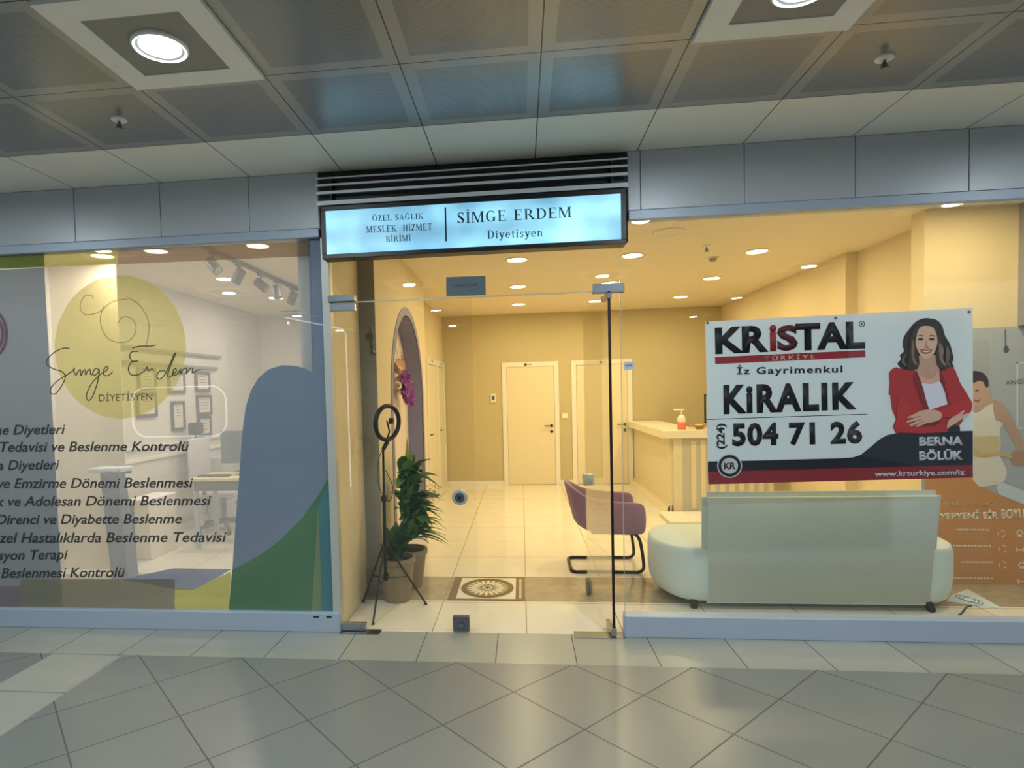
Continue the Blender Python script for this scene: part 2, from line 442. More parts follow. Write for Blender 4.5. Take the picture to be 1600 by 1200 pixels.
def stroke(bm, px, Y, wpx, th=.0006, X=None):
    """pen stroke of given widths (px) along a smooth line on the plane"""
    px = smoothline(px, 5); n = len(px); Lp, Rp = [], []
    for i, p in enumerate(px):
        a = px[max(0, i-1)]; b = px[min(n-1, i+1)]; dx, dy = b[0]-a[0], b[1]-a[1]; l = math.hypot(dx, dy) or 1
        w = wpx/2; Lp.append((p[0]-dy/l*w, p[1]+dx/l*w)); Rp.append((p[0]+dy/l*w, p[1]-dx/l*w))
    for i in range(n-1):
        pts = [at(*c, Y=Y) for c in (Lp[i], Lp[i+1], Rp[i+1], Rp[i])]
        prism(bm, pts, (0, th, 0))

def area(name, loc, size, power, color, parent, spread=180, shape='DISK'):
    l = bpy.data.lights.new(name, 'AREA'); l.shape = shape; l.size = size; l.energy = power; l.color = color; l.spread = math.radians(spread)
    o = bpy.data.objects.new(name, l); COL.objects.link(o)
    o.parent = parent; o.location = Vector(loc)-origin(parent); return o

# ================================================================== THE MALL SIDE
CZ = 2.9275
struct('floor', box(-7, 7, -10, 0.0, -.1, 0), mall_floor_mat())
struct('ceiling', box(-7, 7, -10, 0.06, CZ, CZ+.1), ceiling_mat())
M_OPP = mat('opposite shop fronts', (92, 96, 104), .5)
struct('wall_opposite', box(-7, 7, -10.2, -10, 0, CZ+.1), M_OPP)

# fascia panels above the windows
def fascia(name, xs, z0=2.577, z1=CZ-.002):
    bm = bmesh.new()
    for a, b in zip(xs, xs[1:]): bx(bm, a+.0025, b-.0025, -.012, .05, z0+.003, z1, .002)
    bx(bm, xs[0], xs[-1], 0.0, .06, z0, z1)
    me = struct(name, bm, M_FASC); return me
fascia('trim_1', [-7+.03, -6.5, -5.9, -5.3, -4.7, -4.1, -3.5, -2.9, -2.3, -1.7, -1.243])
fascia('trim_2', [.655, .729, 1.32, 1.929, 2.529, 3.13, 3.73, 4.33, 4.93, 6.97])
struct('trim_3', box(-6.97, -1.243, -.03, .06, 2.52, 2.574, .003), M_FRAME)
struct('trim_4', box(.655, 6.97, -.03, .06, 2.52, 2.574, .003), M_FRAME)
struct('trim_5', box(-1.243, .655, .0, .06, 2.40, CZ-.002), M_DARK)
# low plinths under the windows
o = struct('trim_6', box(-6.97, -1.195, -.035, .06, 0, .125, .004), M_FRAME)
bm = bmesh.new()
for px in (494, 514):
    p = at(px, 964, Y=-.036); bx(bm, p.x-.018, p.x+.018, -.0375, -.034, p.z-.005, p.z+.005, .001)
mk('drain_slot', bm, M_DARK, o)
struct('trim_7', box(.6, 6.97, -.035, .06, 0, .13, .004), M_FRAME)
# upright jamb between left window and doorway
struct('trim_8', box(-1.243, -1.192, -.01, .06, .0, 2.52, .003), M_JAMB)
struct('trim_9', box(-1.33, -1.247, .012, .06, .125, 2.52, .003), mat('slate blue frame', (112, 128, 152), .5))

# square light panels with a round downlight
M_LPF = mat('light panel frame', (248, 246, 238), .5)
M_LPI = mat('light panel perforated centre', (150, 148, 142), .5)
M_COOL = emis('cool lamp lens', (.72, .93, 1.0), 9)
def light_panel(cx, cy, label):
    t = thing('ceiling_light', label, 'ceiling light', (cx, cy, CZ))
    bm = bmesh.new(); h = .297; b = .105; z0, z1 = CZ-.018, CZ-.0005
    for a in ((cx-h, cx+h, cy-h, cy-h+b), (cx-h, cx+h, cy+h-b, cy+h), (cx-h, cx-h+b, cy-h+b, cy+h-b), (cx+h-b, cx+h, cy-h+b, cy+h-b)):
        bx(bm, *a, z0, z1)
    mk('panel_frame', bm, M_LPF, t)
    mk('panel_centre', box(cx-h+b, cx+h-b, cy-h+b, cy+h-b, CZ-.014, CZ-.0008), M_LPI, t)
    mk('trim_ring', lt([(.078, -.02), (.098, -.028), (.106, -.022), (.106, -.014), (.078, -.0145)], (cx, cy, CZ), 32, cap=False), M_LPF, t, True)
    mk('lens', lt([(.0, -.0195), (.08, -.0195), (.08, -.0145), (0, -.0145)], (cx, cy, CZ), 32, cap=False), M_COOL, t)
    area('lamp', (cx, cy, CZ-.024), .15, MALL_W, MALL_C, t)
    return t
first = light_panel(-1.384, -1.44, 'square white ceiling panel with lit round downlight, over the left window side')
seen = {(-1.384, -1.44)}
for i, cx in enumerate((-3.784, -1.384, 1.016, 3.416)):
    for j in range(4):
        cy = -1.44-2.4*j
        if (cx, cy) in seen: continue
        lab = 'square white ceiling panel with round downlight cut off by the top edge' if (i == 2 and j == 0) else 'square white ceiling panel with round downlight further along the mall corridor'
        d = dup(first, (cx, cy, CZ), lab)
        if not (i == 2 and j == 0): d['group'] = 'corridor light panels outside the view'
# sprinklers
def sprinkler(px, py, label, Z=CZ, s=1, m=M_LPF):
    p = at(px, py, Z=Z); t = thing('sprinkler', label, 'sprinkler', (p.x, p.y, Z))
    mk('plate', lt([(.0, 0), (.038*s, 0), (.036*s, -.008), (.012*s, -.012), (0, -.012)][::-1], p, 20, cap=False), m, t, True)
    bm = bmesh.new(); tube(bm, [p+Vector((0, 0, -.01)), p+Vector((0, 0, -.045*s))], .007*s)
    lathe(bm, [(.0, -.05*s), (.02*s, -.05*s), (.018*s, -.045*s), (0, -.045*s)], p, 12, cap=False)
    for sg in (-1, 1): tube(bm, [p+Vector((sg*.006, 0, -.02)), p+Vector((sg*.014*s, 0, -.035*s)), p+Vector((sg*.004, 0, -.046*s))], .002)
    mk('head', bm, M_STEEL, t)
sprinkler(186, 186, 'small white sprinkler head in the dark ceiling panel above the left window')
sprinkler(1382, 90, 'small white sprinkler head in the dark ceiling panel above the right window')

# ------------------------------------------------------------------ sign and louvre
t = thing('lightbox_sign', 'long backlit pale blue sign in a black frame above the glass doors', 'sign', (-.3, -.05, 2.38))
SY = -.1
c = [at(500, 322, Y=SY), at(978, 295, Y=SY), at(978, 382, Y=SY), at(505, 404, Y=SY)]
x0, x1, z0, z1 = -1.202, .628, 2.364, 2.684
bm = bmesh.new(); b = .028
bx(bm, x0, x1, SY, .0, z1-b, z1, .003); bx(bm, x0, x1, SY, .0, z0, z0+b, .003)
bx(bm, x0, x0+b, SY, .0, z0+b, z1-b); bx(bm, x1-b, x1, SY, .0, z0+b, z1-b); bx(bm, x0+.01, x1-.01, -.02, -.001, z0+.01, z1-.01)
mk('frame', bm, M_BLACK, t)
g = G('backlit acrylic')
n = g.noise(2.6, 2); v = g.f('ADD', g.f('MULTIPLY', n, 1.5), .22)
tubeglow = g.f('ADD', g.f('MULTIPLY', g.f('SINE', g.f('MULTIPLY', g.z, 40)), .12), v)
g.L.new(g.mix(g.f('MULTIPLY', g.f('SUBTRACT', n, .3), 2.4), (.13, .40, .66, 1), (.36, .80, .95, 1)), g.p.inputs['Emission Color']); g.L.new(tubeglow, g.p.inputs['Emission Strength'])
g.p.inputs['Base Color'].default_value = (.25, .4, .5, 1); g.p.inputs['Roughness'].default_value = .4
mk('panel', box(x0+b, x1-b, SY+.006, SY+.02, z0+b, z1-b), g.m, t)
M_SIGNT = mat('sign lettering slate', (48, 66, 84), .5, noise=0)
M_SIGND = mat('sign lettering dark teal', (14, 50, 66), .5, noise=0)
YL = SY+.003
serif_on('lettering', 'ÖZEL SAĞLIK', [(581, 336.5), (661, 333), (661.5, 341.5), (582, 345.5)], M_SIGNT, t, YL)
serif_on('lettering', 'MESLEK  HİZMET', [(572, 353.5), (675, 349), (675.5, 359), (572.5, 363.5)], M_SIGNT, t, YL)
serif_on('lettering', 'BİRİMİ', [(602.5, 369), (641.5, 367), (642, 376), (603, 378)], M_SIGNT, t, YL)
serif_on('lettering', 'SİMGE ERDEM', [(714, 332), (893, 323), (893.5, 339), (714.5, 349)], M_SIGNT, t, YL)
serif_on('lettering', 'Diyetisyen', [(761, 360), (848, 356), (848, 369), (761.5, 373)], M_SIGND, t, YL)
sheet('divider', [(694.6, 324), (697, 324), (698.2, 377), (695.8, 377)], YL, M_SIGND, t, .002)

t = thing('louvre_grille', 'white slatted louvre over black gaps above the blue sign', 'ventilation grille', (-.3, 0, 2.7))
mk('backing', box(-1.238, .65, -.012, -.002, 2.70, 2.915), M_BLACK, t)
bm = bmesh.new()
for yl0, yl1, yr0, yr1 in ((313, 320, 286.5, 293), (298, 302.5, 270.5, 274.5), (287, 290, 258, 261), (277.5, 279.5, 246.5, 248.5)):
    A, B = at(500, yl0, Y=-.07), at(500, yl1, Y=-.07); C_, D_ = at(977, yr0, Y=-.07), at(977, yr1, Y=-.07)
    zt, zb = (A.z+C_.z)/2, (B.z+D_.z)/2
    prism(bm, [(-1.236, -.07, zb), (-1.236, -.07, zt), (-1.236, -.062, zt), (-1.236, -.062, zb)], (1.884, 0, 0))
mk('bracket', box(-1.15, -1.14, -.0618, -.012, 2.73, 2.89), M_BLACK, t); mk('bracket', box(.55, .56, -.0618, -.012, 2.73, 2.89), M_BLACK, t)
mk('slats', bm, mat('louvre slat', (240, 244, 248), .4, noise=.01), t)

# ------------------------------------------------------------------ glass fronts
GL = glassmat()
struct('window_1', box(-6.9, -1.247, -.005, .005, .125, 2.52), GL)
struct('window_2', box(.606, 6.9, -.005, .005, .13, 2.52), GL)
o = struct('window_3', box(-1.192, .602, -.005, .005, 2.112, 2.40), GL)
DZ = 2.105
d1 = bpy.data.objects.new('door_1', None); COL.objects.link(d1); d1.location = (-1.19, 0, 0); d1['kind'] = 'structure'
mk('door_glass', box(-1.188, -.294, -.005, .005, .012, DZ), GL, d1)
def patch(parent, x0, x1, z0, z1, name='patch_fitting', m=M_CHROME, y=0, d=.016):
    bm = bmesh.new(); bx(bm, x0, x1, y-d, y+d, z0, z1, .003); mk(name, bm, m, parent)
patch(d1, -1.19, -1.03, 2.055, 2.10); patch(d1, -1.186, -1.026, .008, .056)
bm = box(-1.20, -1.03, -.03, .03, 2.112, 2.152, .002); mk('pivot_block', bm, M_STEEL, d1)
bm = box(-.462, -.358, -.018, .018, .012, .108, .002); o = mk('lock', bm, M_GREY, d1)
p = at(721, 977, Y=-.019); bm = bmesh.new()
tube(bm, [p, p+Vector((0, -.008, 0))], .018, 20); mk('lock_cylinder', bm, M_STEEL, o)
p = at(718.5, 777, Y=-.006); bm = bmesh.new()
tube(bm, [p+Vector((0, .03, 0)), p+Vector((0, -.002, 0)), p+Vector((0, -.014, 0))], [.046, .05, .044], 28)
o = mk('round_handle', bm, mat('brushed nickel', (186, 186, 176), .35, metal=.1), d1, True)
bm = tb([p+Vector((0, -.014, 0)), p+Vector((0, -.018, 0))], .03, 24); mk('handle_recess', bm, M_STEEL, o)
bm = tb([p+Vector((0, -.018, 0)), p+Vector((0, -.022, 0))], .009, 12); mk('handle_pin', bm, M_BLACK, o)
# open leaf, swung inwards about its floor pivot
d2 = bpy.data.objects.new('door_2', None); COL.objects.link(d2); d2.location = (.53, 0.0, 0); d2['kind'] = 'structure'
LW = .80; ang = math.atan2(.8, -.065)
Mx = Matrix.Translation((.53, 0, 0)) @ Matrix.Rotation(ang, 4, 'Z')
def leaf(name, bm, m, parent=d2):
    bm.transform(Mx); return mk(name, bm, m, parent)
leaf('door_glass', box(-.03, LW, -.005, .005, .012, DZ), GL)
leaf('edge_strip', box(-.036, -.03, -.008, .008, .012, DZ), mat('dark rubber', (26, 14, 12), .5))
leaf('patch_fitting', box(-.04, .12, -.016, .016, 2.06, 2.096, .003), M_STEEL)
leaf('patch_fitting', box(-.04, .12, -.016, .016, .008, .056, .003), M_CHROME)
leaf('lock', box(.72, .80, -.018, .018, .012, .108, .003), M_STEEL)
bm = bmesh.new(); tube(bm, [(.72, -.035, .862), (.72, .035, .862)], .045, 24); leaf('round_handle', bm, MATS['brushed nickel'])
patch(d2, .438, .627, 2.097, 2.152, 'pivot_block', M_STEEL, d=.02)
mk('floor_spring_cover', box(.294, .60, -.06, .04, .0005, .004), M_CHROME, d2)
mk('floor_spring_cover', box(-1.192, -.93, -.06, .02, .0005, .004), M_CHROME, d1)
struct('trim_10', box(-1.19, .6, -.005, .005, 2.1055, 2.1115), mat('glass joint', (196, 196, 180), .2))
struct('trim_11', box(.6025, .6055, -.006, .006, .13, 2.40), MATS['glass joint'])
struct('trim_12', box(.596, .6065, -.03, .03, 0, .13), M_FRAME)
# brown-grey sticker on the transom, small label by the door
t = thing('notice_plate', 'small grey rectangular notice stuck on the glass over the doors', 'notice', at(728, 462, Y=.006))
sheet('plate', [(697, 433), (758.5, 430.8), (759, 461), (697.5, 463)], .006, mat('notice grey', (112, 126, 134), .5), t, .003)
dashes('small_print', [(708, 444), (748, 442.5), (748, 447), (708, 449)], mat('notice ink', (86, 98, 106), .5), t, .0055, 8)
t = thing('door_sticker', 'tiny white sticker with blue writing on glass beside the open door', 'sticker', at(983, 579, Y=.006))
sheet('sheet', [(975, 565.5), (991, 564.5), (991, 577.5), (975, 578.5)], .006, mat('sticker white', (225, 228, 235), .5), t, .0005)
dashes('small_print', [(977, 569), (989, 568.4), (989, 573), (977, 573.8)], mat('sticker ink', (96, 120, 160), .5), t, .0055, 4)

# ================================================================== THE SHOP SHELL
SZ = 2.77
struct('floor_shop', box(-4.3, 5.2, 0.0, 6.3, -.1, 0.0), shop_floor_mat())
struct('ceiling_shop', box(-4.3, 5.2, .06, 6.3, SZ, SZ+.1), M_CEIL2)
struct('wall_rear', box(-1.3, 3.6, 6.05, 6.2, 0, SZ), M_WALL2)
struct('wall_partition', box(-1.30, -1.205, .062, .72, 0, SZ), M_WALL)
# wall with the arched niche
pts = [(.72, 0), (1.25, 0), (1.25, 1.45)]
for k in range(1, 24):
    a = PI-PI*k/24; pts.append((2.0+.75*math.cos(a), 1.45+.82*math.sin(a)))
pts += [(2.75, 1.45), (2.75, 0), (3.05, 0), (3.05, SZ), (.72, SZ)]
bm = bmesh.new()
bx(bm, -1.24, -1.08, .72, 1.25, 0, SZ); bx(bm, -1.24, -1.08, 2.75, 3.05, 0, SZ)
ap = [(1.25, 1.45)]+[(2.0+.75*math.cos(PI-PI*k/24), 1.45+.82*math.sin(PI-PI*k/24)) for k in range(1, 24)]+[(2.75, 1.45)]
for (ya_, za_), (yb_, zb_) in zip(ap, ap[1:]):
    prism(bm, [(-1.08, ya_, za_), (-1.08, yb_, zb_), (-1.08, yb_, SZ), (-1.08, ya_, SZ)], (-.16, 0, 0))
niche = struct('wall_niche', bm, M_WALL)
bm = box(-1.30, -1.241, .722, 3.05, 0, SZ); mk('niche_back', bm, mat('pale rose plaster', (226, 208, 196), .6), niche)
bm = bmesh.new()
ring = [(1.25, 0), (1.25, 1.45)]+[(2.0+.75*math.cos(PI-PI*k/24), 1.45+.82*math.sin(PI-PI*k/24)) for k in range(1, 24)]+[(2.75, 1.45), (2.75, 0)]
inn = [(1.256, 0), (1.256, 1.45)]+[(2.0+.744*math.cos(PI-PI*k/24), 1.45+.814*math.sin(PI-PI*k/24)) for k in range(1, 24)]+[(2.744, 1.45), (2.744, 0)]
out = [(1.17, 0), (1.17, 1.45)]+[(2.0+.83*math.cos(PI-PI*k/24), 1.45+.9*math.sin(PI-PI*k/24)) for k in range(1, 24)]+[(2.83, 1.45), (2.83, 0)]
for k in range(len(ring)-1):
    prism(bm, [(-1.074, *inn[k]), (-1.074, *out[k]), (-1.074, *out[k+1]), (-1.074, *inn[k+1])], (-.006, 0, 0))
    prism(bm, [(-1.074, *inn[k]), (-1.074, *ring[k]), (-1.074, *ring[k+1]), (-1.074, *inn[k+1])], (-.166, 0, 0))
mk('arch_trim', bm, M_LILAC, niche)
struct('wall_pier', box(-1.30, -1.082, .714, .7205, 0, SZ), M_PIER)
struct('wall_corridor', box(-1.42, -1.27, 3.05, 6.05, 0, SZ), M_WALL)
struct('wall_consulting', box(-1.42, -1.31, .062, 5.0, 0, SZ), M_ROOM)
struct('wall_consulting_rear', box(-4.1, -1.42, 5.0, 5.1, 0, SZ), M_ROOM)
struct('wall_left', box(-4.1, -3.9, 1.361, 5.0, 0, SZ), M_ROOM)
PX = at(187, 550, Y=1.3).x
struct('wall_left_pier', box(-4.299, PX, 1.3, 1.312, 0, SZ), mat('pier cream paint', (240, 226, 196), .6, noise=.02))
struct('wall_left_front', box(-4.3, -4.2, .062, 1.299, 0, SZ), M_ROOM)
struct('wall_right', box(3.12, 3.3, 2.45, 6.05, 0, SZ), M_WALL)
struct('wall_right_front', box(3.23, 3.4, 1.2, 2.45, 0, SZ), M_WALL)
struct('wall_right_return', box(2.955, 5.2, 1.05, 1.2, 0, SZ), M_WALL)
struct('trim_13', box(3.586, 3.70, .98, 1.05, 1.9, SZ), mat('grey lilac upright', (150, 148, 160), .5))
struct('wall_mall_left', box(-4.4, -4.3, .062, 6.3, 0, SZ), M_ROOM)
struct('wall_mall_right', box(5.2, 5.3, .062, 6.3, 0, SZ), M_WALL)

# interior doors
def interior_door(name, x0, x1, Y=6.05, open_=False):
    d = bpy.data.objects.new(name, None); COL.objects.link(d); d.location = ((x0+x1)/2, Y, 0); d['kind'] = 'structure'
    H = 1.99; f = .075; bm = bmesh.new()
    bx(bm, x0, x0+f, Y-.02, Y, 0, H, .004); bx(bm, x1-f, x1, Y-.02, Y, 0, H, .004); bx(bm, x0+f, x1-f, Y-.02, Y, H-f, H, .004)
    mk('door_frame', bm, M_WHITE, d)
    pts = [(x0+f+.003, x1-f-.003)]
    mk('door_panel', box(x0+f+.004, x1-f-.004, Y-.012, Y-.001, .006, H-f-.004, .002), mat('door cream lacquer', (232, 218, 186), .4, noise=.02), d)
    bm = bmesh.new(); hx = x1-f-.05
    tube(bm, [(hx, Y-.012, .955), (hx, Y-.05, .955), (hx-.03, Y-.055, .955), (hx-.12, Y-.055, .955)], .008)
    tube(bm, [(hx, Y-.012, .955), (hx, Y-.018, .955)], .024, 16); tube(bm, [(hx, Y-.012, .862), (hx, Y-.018, .862)], .024, 16)
    mk('door_handle', bm, M_BLACK if not open_ else M_STEEL, d)
    cx = (x0+x1)/2+(-.06 if not open_ else .0)
    bm = bmesh.new(); bx(bm, cx-.03, cx+.01, Y-.024, Y-.02, H-.06, H-.02, .004)
    mk('door_emblem', bm, mat('dark bronze', (60, 48, 36), .5), d)
    dashes('small_print', [(cx+.02, Y-.0215, H-.03), (cx+.09, Y-.0215, H-.03), (cx+.09, Y-.0215, H-.048), (cx+.02, Y-.0215, H-.048)], MATS['dark bronze'], d, None, 5)
interior_door('door_3', -.31, .60); interior_door('door_4', .80, 1.75, open_=True)
def corridor_door(name, y0, y1):
    X = -1.27; d = bpy.data.objects.new(name, None); COL.objects.link(d); d.location = (X, (y0+y1)/2, 0); d['kind'] = 'structure'
    H = 2.02; bm = bmesh.new()
    bx(bm, X, X+.03, y0, y0+.09, 0, H, .004); bx(bm, X, X+.03, y1-.09, y1, 0, H, .004); bx(bm, X, X+.03, y0+.09, y1-.09, H-.09, H, .004)
    mk('door_frame', bm, M_WHITE, d)
    mk('door_panel', box(X+.001, X+.012, y0+.094, y1-.094, .006, H-.094), MATS['door cream lacquer'], d)
    bm = bmesh.new(); tube(bm, [(X+.012, y0+.14, .96), (X+.05, y0+.14, .96), (X+.055, y0+.25, .96)], .008); mk('door_handle', bm, M_BLACK, d)
    mk('door_emblem', box(X+.03, X+.034, (y0+y1)/2-.05, (y0+y1)/2, H-.06, H-.02), M_BLACK, d)
corridor_door('door_5', 4.2, 5.15); corridor_door('door_6', 5.2, 6.03)
bm = box(-1.27, -1.262, 3.05, 6.05, 0, .07); struct('baseboard_left', bm, M_WHITE)
bm = bmesh.new(); bx(bm, -1.26, -.31, 6.04, 6.05, 0, .07); bx(bm, .60, .80, 6.04, 6.05, 0, .07); struct('baseboard_rear', bm, M_WHITE)

def wallbox(name, label, cat, px, Y, m, d=.02, screen=None):
    a = at(px[0], px[1], Y=Y); b = at(px[2], px[3], Y=Y)
    t = thing(name, label, cat, ((a.x+b.x)/2, Y, b.z))
    mk('plate', box(a.x, b.x, Y-d, Y-.0005, b.z, a.z, .003), m, t)
    mk('button' if not screen else 'screen', box(a.x+(b.x-a.x)*.25, b.x-(b.x-a.x)*.25, Y-d-.004, Y-d, b.z+(a.z-b.z)*.3, a.z-(a.z-b.z)*.25, .001), screen or M_LPF, t)
wallbox('light_switch', 'small white light switch on the rear wall between the two doors', 'light switch', (877.5, 646, 887.5, 653.5), 6.05, M_WHITE)
wallbox('thermostat', 'small boxed thermostat on the rear wall beside the closed door', 'thermostat', (766.5, 615, 775, 629), 6.05, M_WHITE, screen=M_GREY)

# warm round downlights
M_WARM = emis('warm lamp lens', (1.0, .86, .55), 14)
M_TRIM = mat('downlight trim white', (240, 232, 214), .4, noise=0)
def downlight(x, y, label, group, power, color, r=.085, lens=M_WARM):
    t = thing('downlight', label, 'downlight', (x, y, SZ), group)
    mk('trim_ring', lt([(r, -.004), (r+.012, -.012), (r+.02, -.006), (r+.02, -.0005), (r, -.0008)], (x, y, SZ), 28, cap=False), M_TRIM, t, True)
    mk('lens', lt([(0, -.009), (r+.002, -.007), (r+.002, -.001), (0, -.001)], (x, y, SZ), 28, cap=False), lens, t)
    area('lamp', (x, y, SZ-.014), r*1.9, power, color, t)
    return t
ORD = ['first', 'second', 'third', 'fourth']
hall = downlight(-.015, 2.04, 'warm round downlight over the entrance aisle, first behind the glass doors', 'shop downlights', SHOP_W, SHOP_C)
for k, y in enumerate((3.5, 4.96)): dup(hall, (-.015, y, SZ), 'warm round downlight over the entrance aisle, %s behind the glass doors' % ORD[k+1])
for k, y in enumerate((2.1, 3.55, 4.96)): dup(hall, (1.06, y, SZ), 'warm round downlight in middle row behind the open door leaf, %s from glass' % ORD[k])
for k, y in enumerate((.75, 2.19, 3.52, 4.89)): dup(hall, (2.21, y, SZ), 'warm round downlight in the row over sofa and counter, %s from the shop front' % ORD[k])
M_WARM2 = emis('neutral lamp lens', (1.0, .90, .68), 12)
q = at(160, 399, Z=SZ)
EXTRA = (q.x, q.y)
dup(hall, (3.16, .42, SZ), 'added warm round downlight behind the window head, lighting the wall over the mural')  # added fill lamp, warms the return wall above the mural
room = downlight(-3.0, 1.03, 'round downlight in consulting room, front row, nearer the framed certificates', 'consulting room downlights', ROOM_W, ROOM_C, lens=M_WARM2)
for x, y, s in ((-2.12, 1.04, 'front row, nearer the doorway side'), (-3.03, 2.27, 'second row, beneath the first track spotlights'), (-2.14, 2.3, 'second row, beside the last track spotlights'), (-3.02, 3.54, 'third row, behind the track spotlights'), (-2.14, 3.54, 'third row, hidden by the blue film strip')):
    dup(room, (x, y, SZ), 'round downlight in consulting room, %s' % s)

dup(room, (EXTRA[0], EXTRA[1], SZ), 'added round downlight in consulting room, closest to the left window, brightening the cream pier')  # extra lamp put in to brighten the front of the cream pier
# ceiling speakers and detectors
for px, py, lab, s in ((992, 400, 'flat round ceiling speaker just beyond the open door pivot', .105), (1045, 362, 'flat round ceiling speaker above the for-rent banner side, nearer the glass', .12)):
    p = at(px, py, Z=SZ); t = thing('ceiling_speaker', lab, 'speaker', (p.x, p.y, SZ))
    mk('rim', lt([(s-.008, -.006), (s, -.01), (s+.008, -.0005), (s-.008, -.0008)], p, 28, cap=False), M_TRIM, t, True)
    mk('grille', lt([(0, -.005), (s-.006, -.005), (s-.006, -.001), (0, -.001)], p, 28, cap=False), M_CEIL2, t)
sprinkler(1104, 384, 'small sprinkler hanging from the shop ceiling beside the smoke detector', Z=SZ)
p = at(1114, 402, Z=SZ); t = thing('smoke_detector', 'round smoke detector on the shop ceiling above the counter', 'smoke detector', (p.x, p.y, SZ))
mk('base', lt([(0, -.012), (.05, -.012), (.052, -.0005), (0, -.0005)], p, 24, cap=False), M_TRIM, t, True)
mk('sensor', lt([(0, -.04), (.024, -.04), (.036, -.022), (.036, -.012), (0, -.012)], p, 24, cap=False), mat('detector grey', (150, 140, 120), .5), t, True)

# --------------------------------------------------------------- floor medallion inside the door
t = thing('floor_medallion', 'square inlaid floor tile with a round leaf rosette inside the doors', 'floor medallion', (-.28, .865, 0))
ux0, ux1, uy0, uy1 = -.575, -.006, .585, 1.145; cx, cy = (ux0+ux1)/2+0.0, (uy0+uy1)/2
M_UM = mat('umber mosaic', (112, 96, 72), .2); M_IV = mat('ivory mosaic', (238, 230, 208), .15)
mk('border', box(ux0, ux1, uy0, uy1, .0002, .002), M_UM, t)
mk('field', box(ux0+.06, ux1-.07, uy0+.035, uy1-.035, .002, .003), M_IV, t)
bm = bmesh.new()
for k in range(16):
    yy = uy0+.05+k*.03
    bx(bm, ux1-.045, ux1-.025, yy, yy+.016, .002, .0032)
mk('bead_row', bm, M_IV, t)
fx_, fy_ = (ux0+.06+ux1-.07)/2, cy; R_ = .205
def ringbm(r0, r1, z0, z1, n=40):
    bm = bmesh.new()
    for k in range(n):
        a, b = 2*PI*k/n, 2*PI*(k+1)/n
        prism(bm, [(fx_+r*math.cos(q), fy_+r*1.12*math.sin(q), z0) for r, q in ((r0, a), (r1, a), (r1, b), (r0, b))], (0, 0, z1-z0))
    return bm
mk('ring', ringbm(.165, R_, .003, .004), M_UM, t)
bm = ringbm(0.03, .165, .003, .0034); mk('disc', bm, mat('umber mosaic pale', (150, 132, 100), .2), t)
bm = bmesh.new()
for k in range(20):
    a = 2*PI*k/20; r0, r1 = .055, .155; wv = .015
    o_ = [(r0, 0), ((r0+r1)/2, -wv), (r1, -.006), (r1, .006), ((r0+r1)/2, wv)]
    prism(bm, [(fx_+(u*math.cos(a)-v*math.sin(a)), fy_+1.12*(u*math.sin(a)+v*math.cos(a)), .0034) for u, v in o_], (0, 0, .0008))
for k in range(10):
    a = 2*PI*k/10
    prism(bm, [(fx_+(u*math.cos(a)-v*math.sin(a)), fy_+1.12*(u*math.sin(a)+v*math.cos(a)), .0034) for u, v in ((.0, -.004), (.03, -.012), (.046, 0), (.03, .012), (0, .004))], (0, 0, .0008))
mk('petals', bm, M_IV, t)

# ================================================================== ENTRANCE: ring light, pots, plants, orchids
t = thing('ring_light_stand', 'black ring light on a slim tripod just inside the glass door', 'ring light', (-.97, .35, 0))
hub = Vector((-.972, .345, 0))
feet = [at(568, 941, Z=0), at(665, 945, Z=0), at(583, 976, Z=0)]
for f in feet:
    v = f-hub; bm = bmesh.new()
    tube(bm, [Vector((hub.x, hub.y, .47))+v*.06, f+Vector((0, 0, .012))], [.0085, .007])
    o = mk('leg', bm, M_BLACK, t)
    bm = tb([f+Vector((0, 0, .016))-v*.02, f+Vector((0, 0, .0005))+v*.02], .010); mk('foot', bm, M_BLACK, o)
    bm = tb([Vector((hub.x, hub.y, .24)), Vector((hub.x, hub.y, .47)).lerp(f, .52)], .0045, 6); mk('brace', bm, M_BLACK, o)
bm = tb([hub+Vector((0, 0, .22)), hub+Vector((0, 0, .46)), hub+Vector((.004, 0, .80)), hub+Vector((.004, 0, .801)), hub+Vector((.01, 0, 1.16))], [.013, .013, .012, .008, .008], 10); mk('pole', bm, M_BLACK, t)
for z, nm in ((.47, 'collar'), (.80, 'collar'), (.25, 'collar')):
    mk(nm, tb([hub+Vector((.003, 0, z-.02)), hub+Vector((.003, 0, z+.02))], .02, 12), M_BLACK, t)
c0 = Vector((-.93, .36, 1.325)); nn = Vector((.86, -.50, -.06)).normalized(); s1 = nn.cross(Vector((0, 0, 1))).normalized(); s2 = s1.cross(nn)
bm = bmesh.new(); R1 = .118; rr = []
pts = [c0+(s1*math.cos(2*PI*k/40)+s2*math.sin(2*PI*k/40))*R1 for k in range(40)]
tube(bm, pts, .016, 10, closed=True); mk('ring_lamp', bm, M_BLACK, t, True)
bm = tb([c0-s2*.115, c0-s2*.06+nn*.02, c0+s1*.03+nn*.03, c0+s1*.04+s2*.02+nn*.03], .006, 8); mk('phone_holder', bm, M_BLACK, t)
mk('phone_clamp', box(c0.x+.02, c0.x+.05, c0.y-.05, c0.y-.01, c0.z-.005, c0.z+.035, .004), M_BLACK, t)
mk('tilt_head', tb([hub+Vector((.01, 0, 1.14)), c0-s2*.135, c0-s2*.12], [.014, .016, .018], 10), M_BLACK, t)
bm = tb([tuple(v) for v in smoothline([tuple(c0-s2*.13), (-.99, .33, 1.08), (-1.0, .33, .9), (-.93, .33, .78), (-.90, .33, .88), (-.95, .34, 1.0)], 6)], .0028, 6); mk('cable', bm, M_BLACK, t)

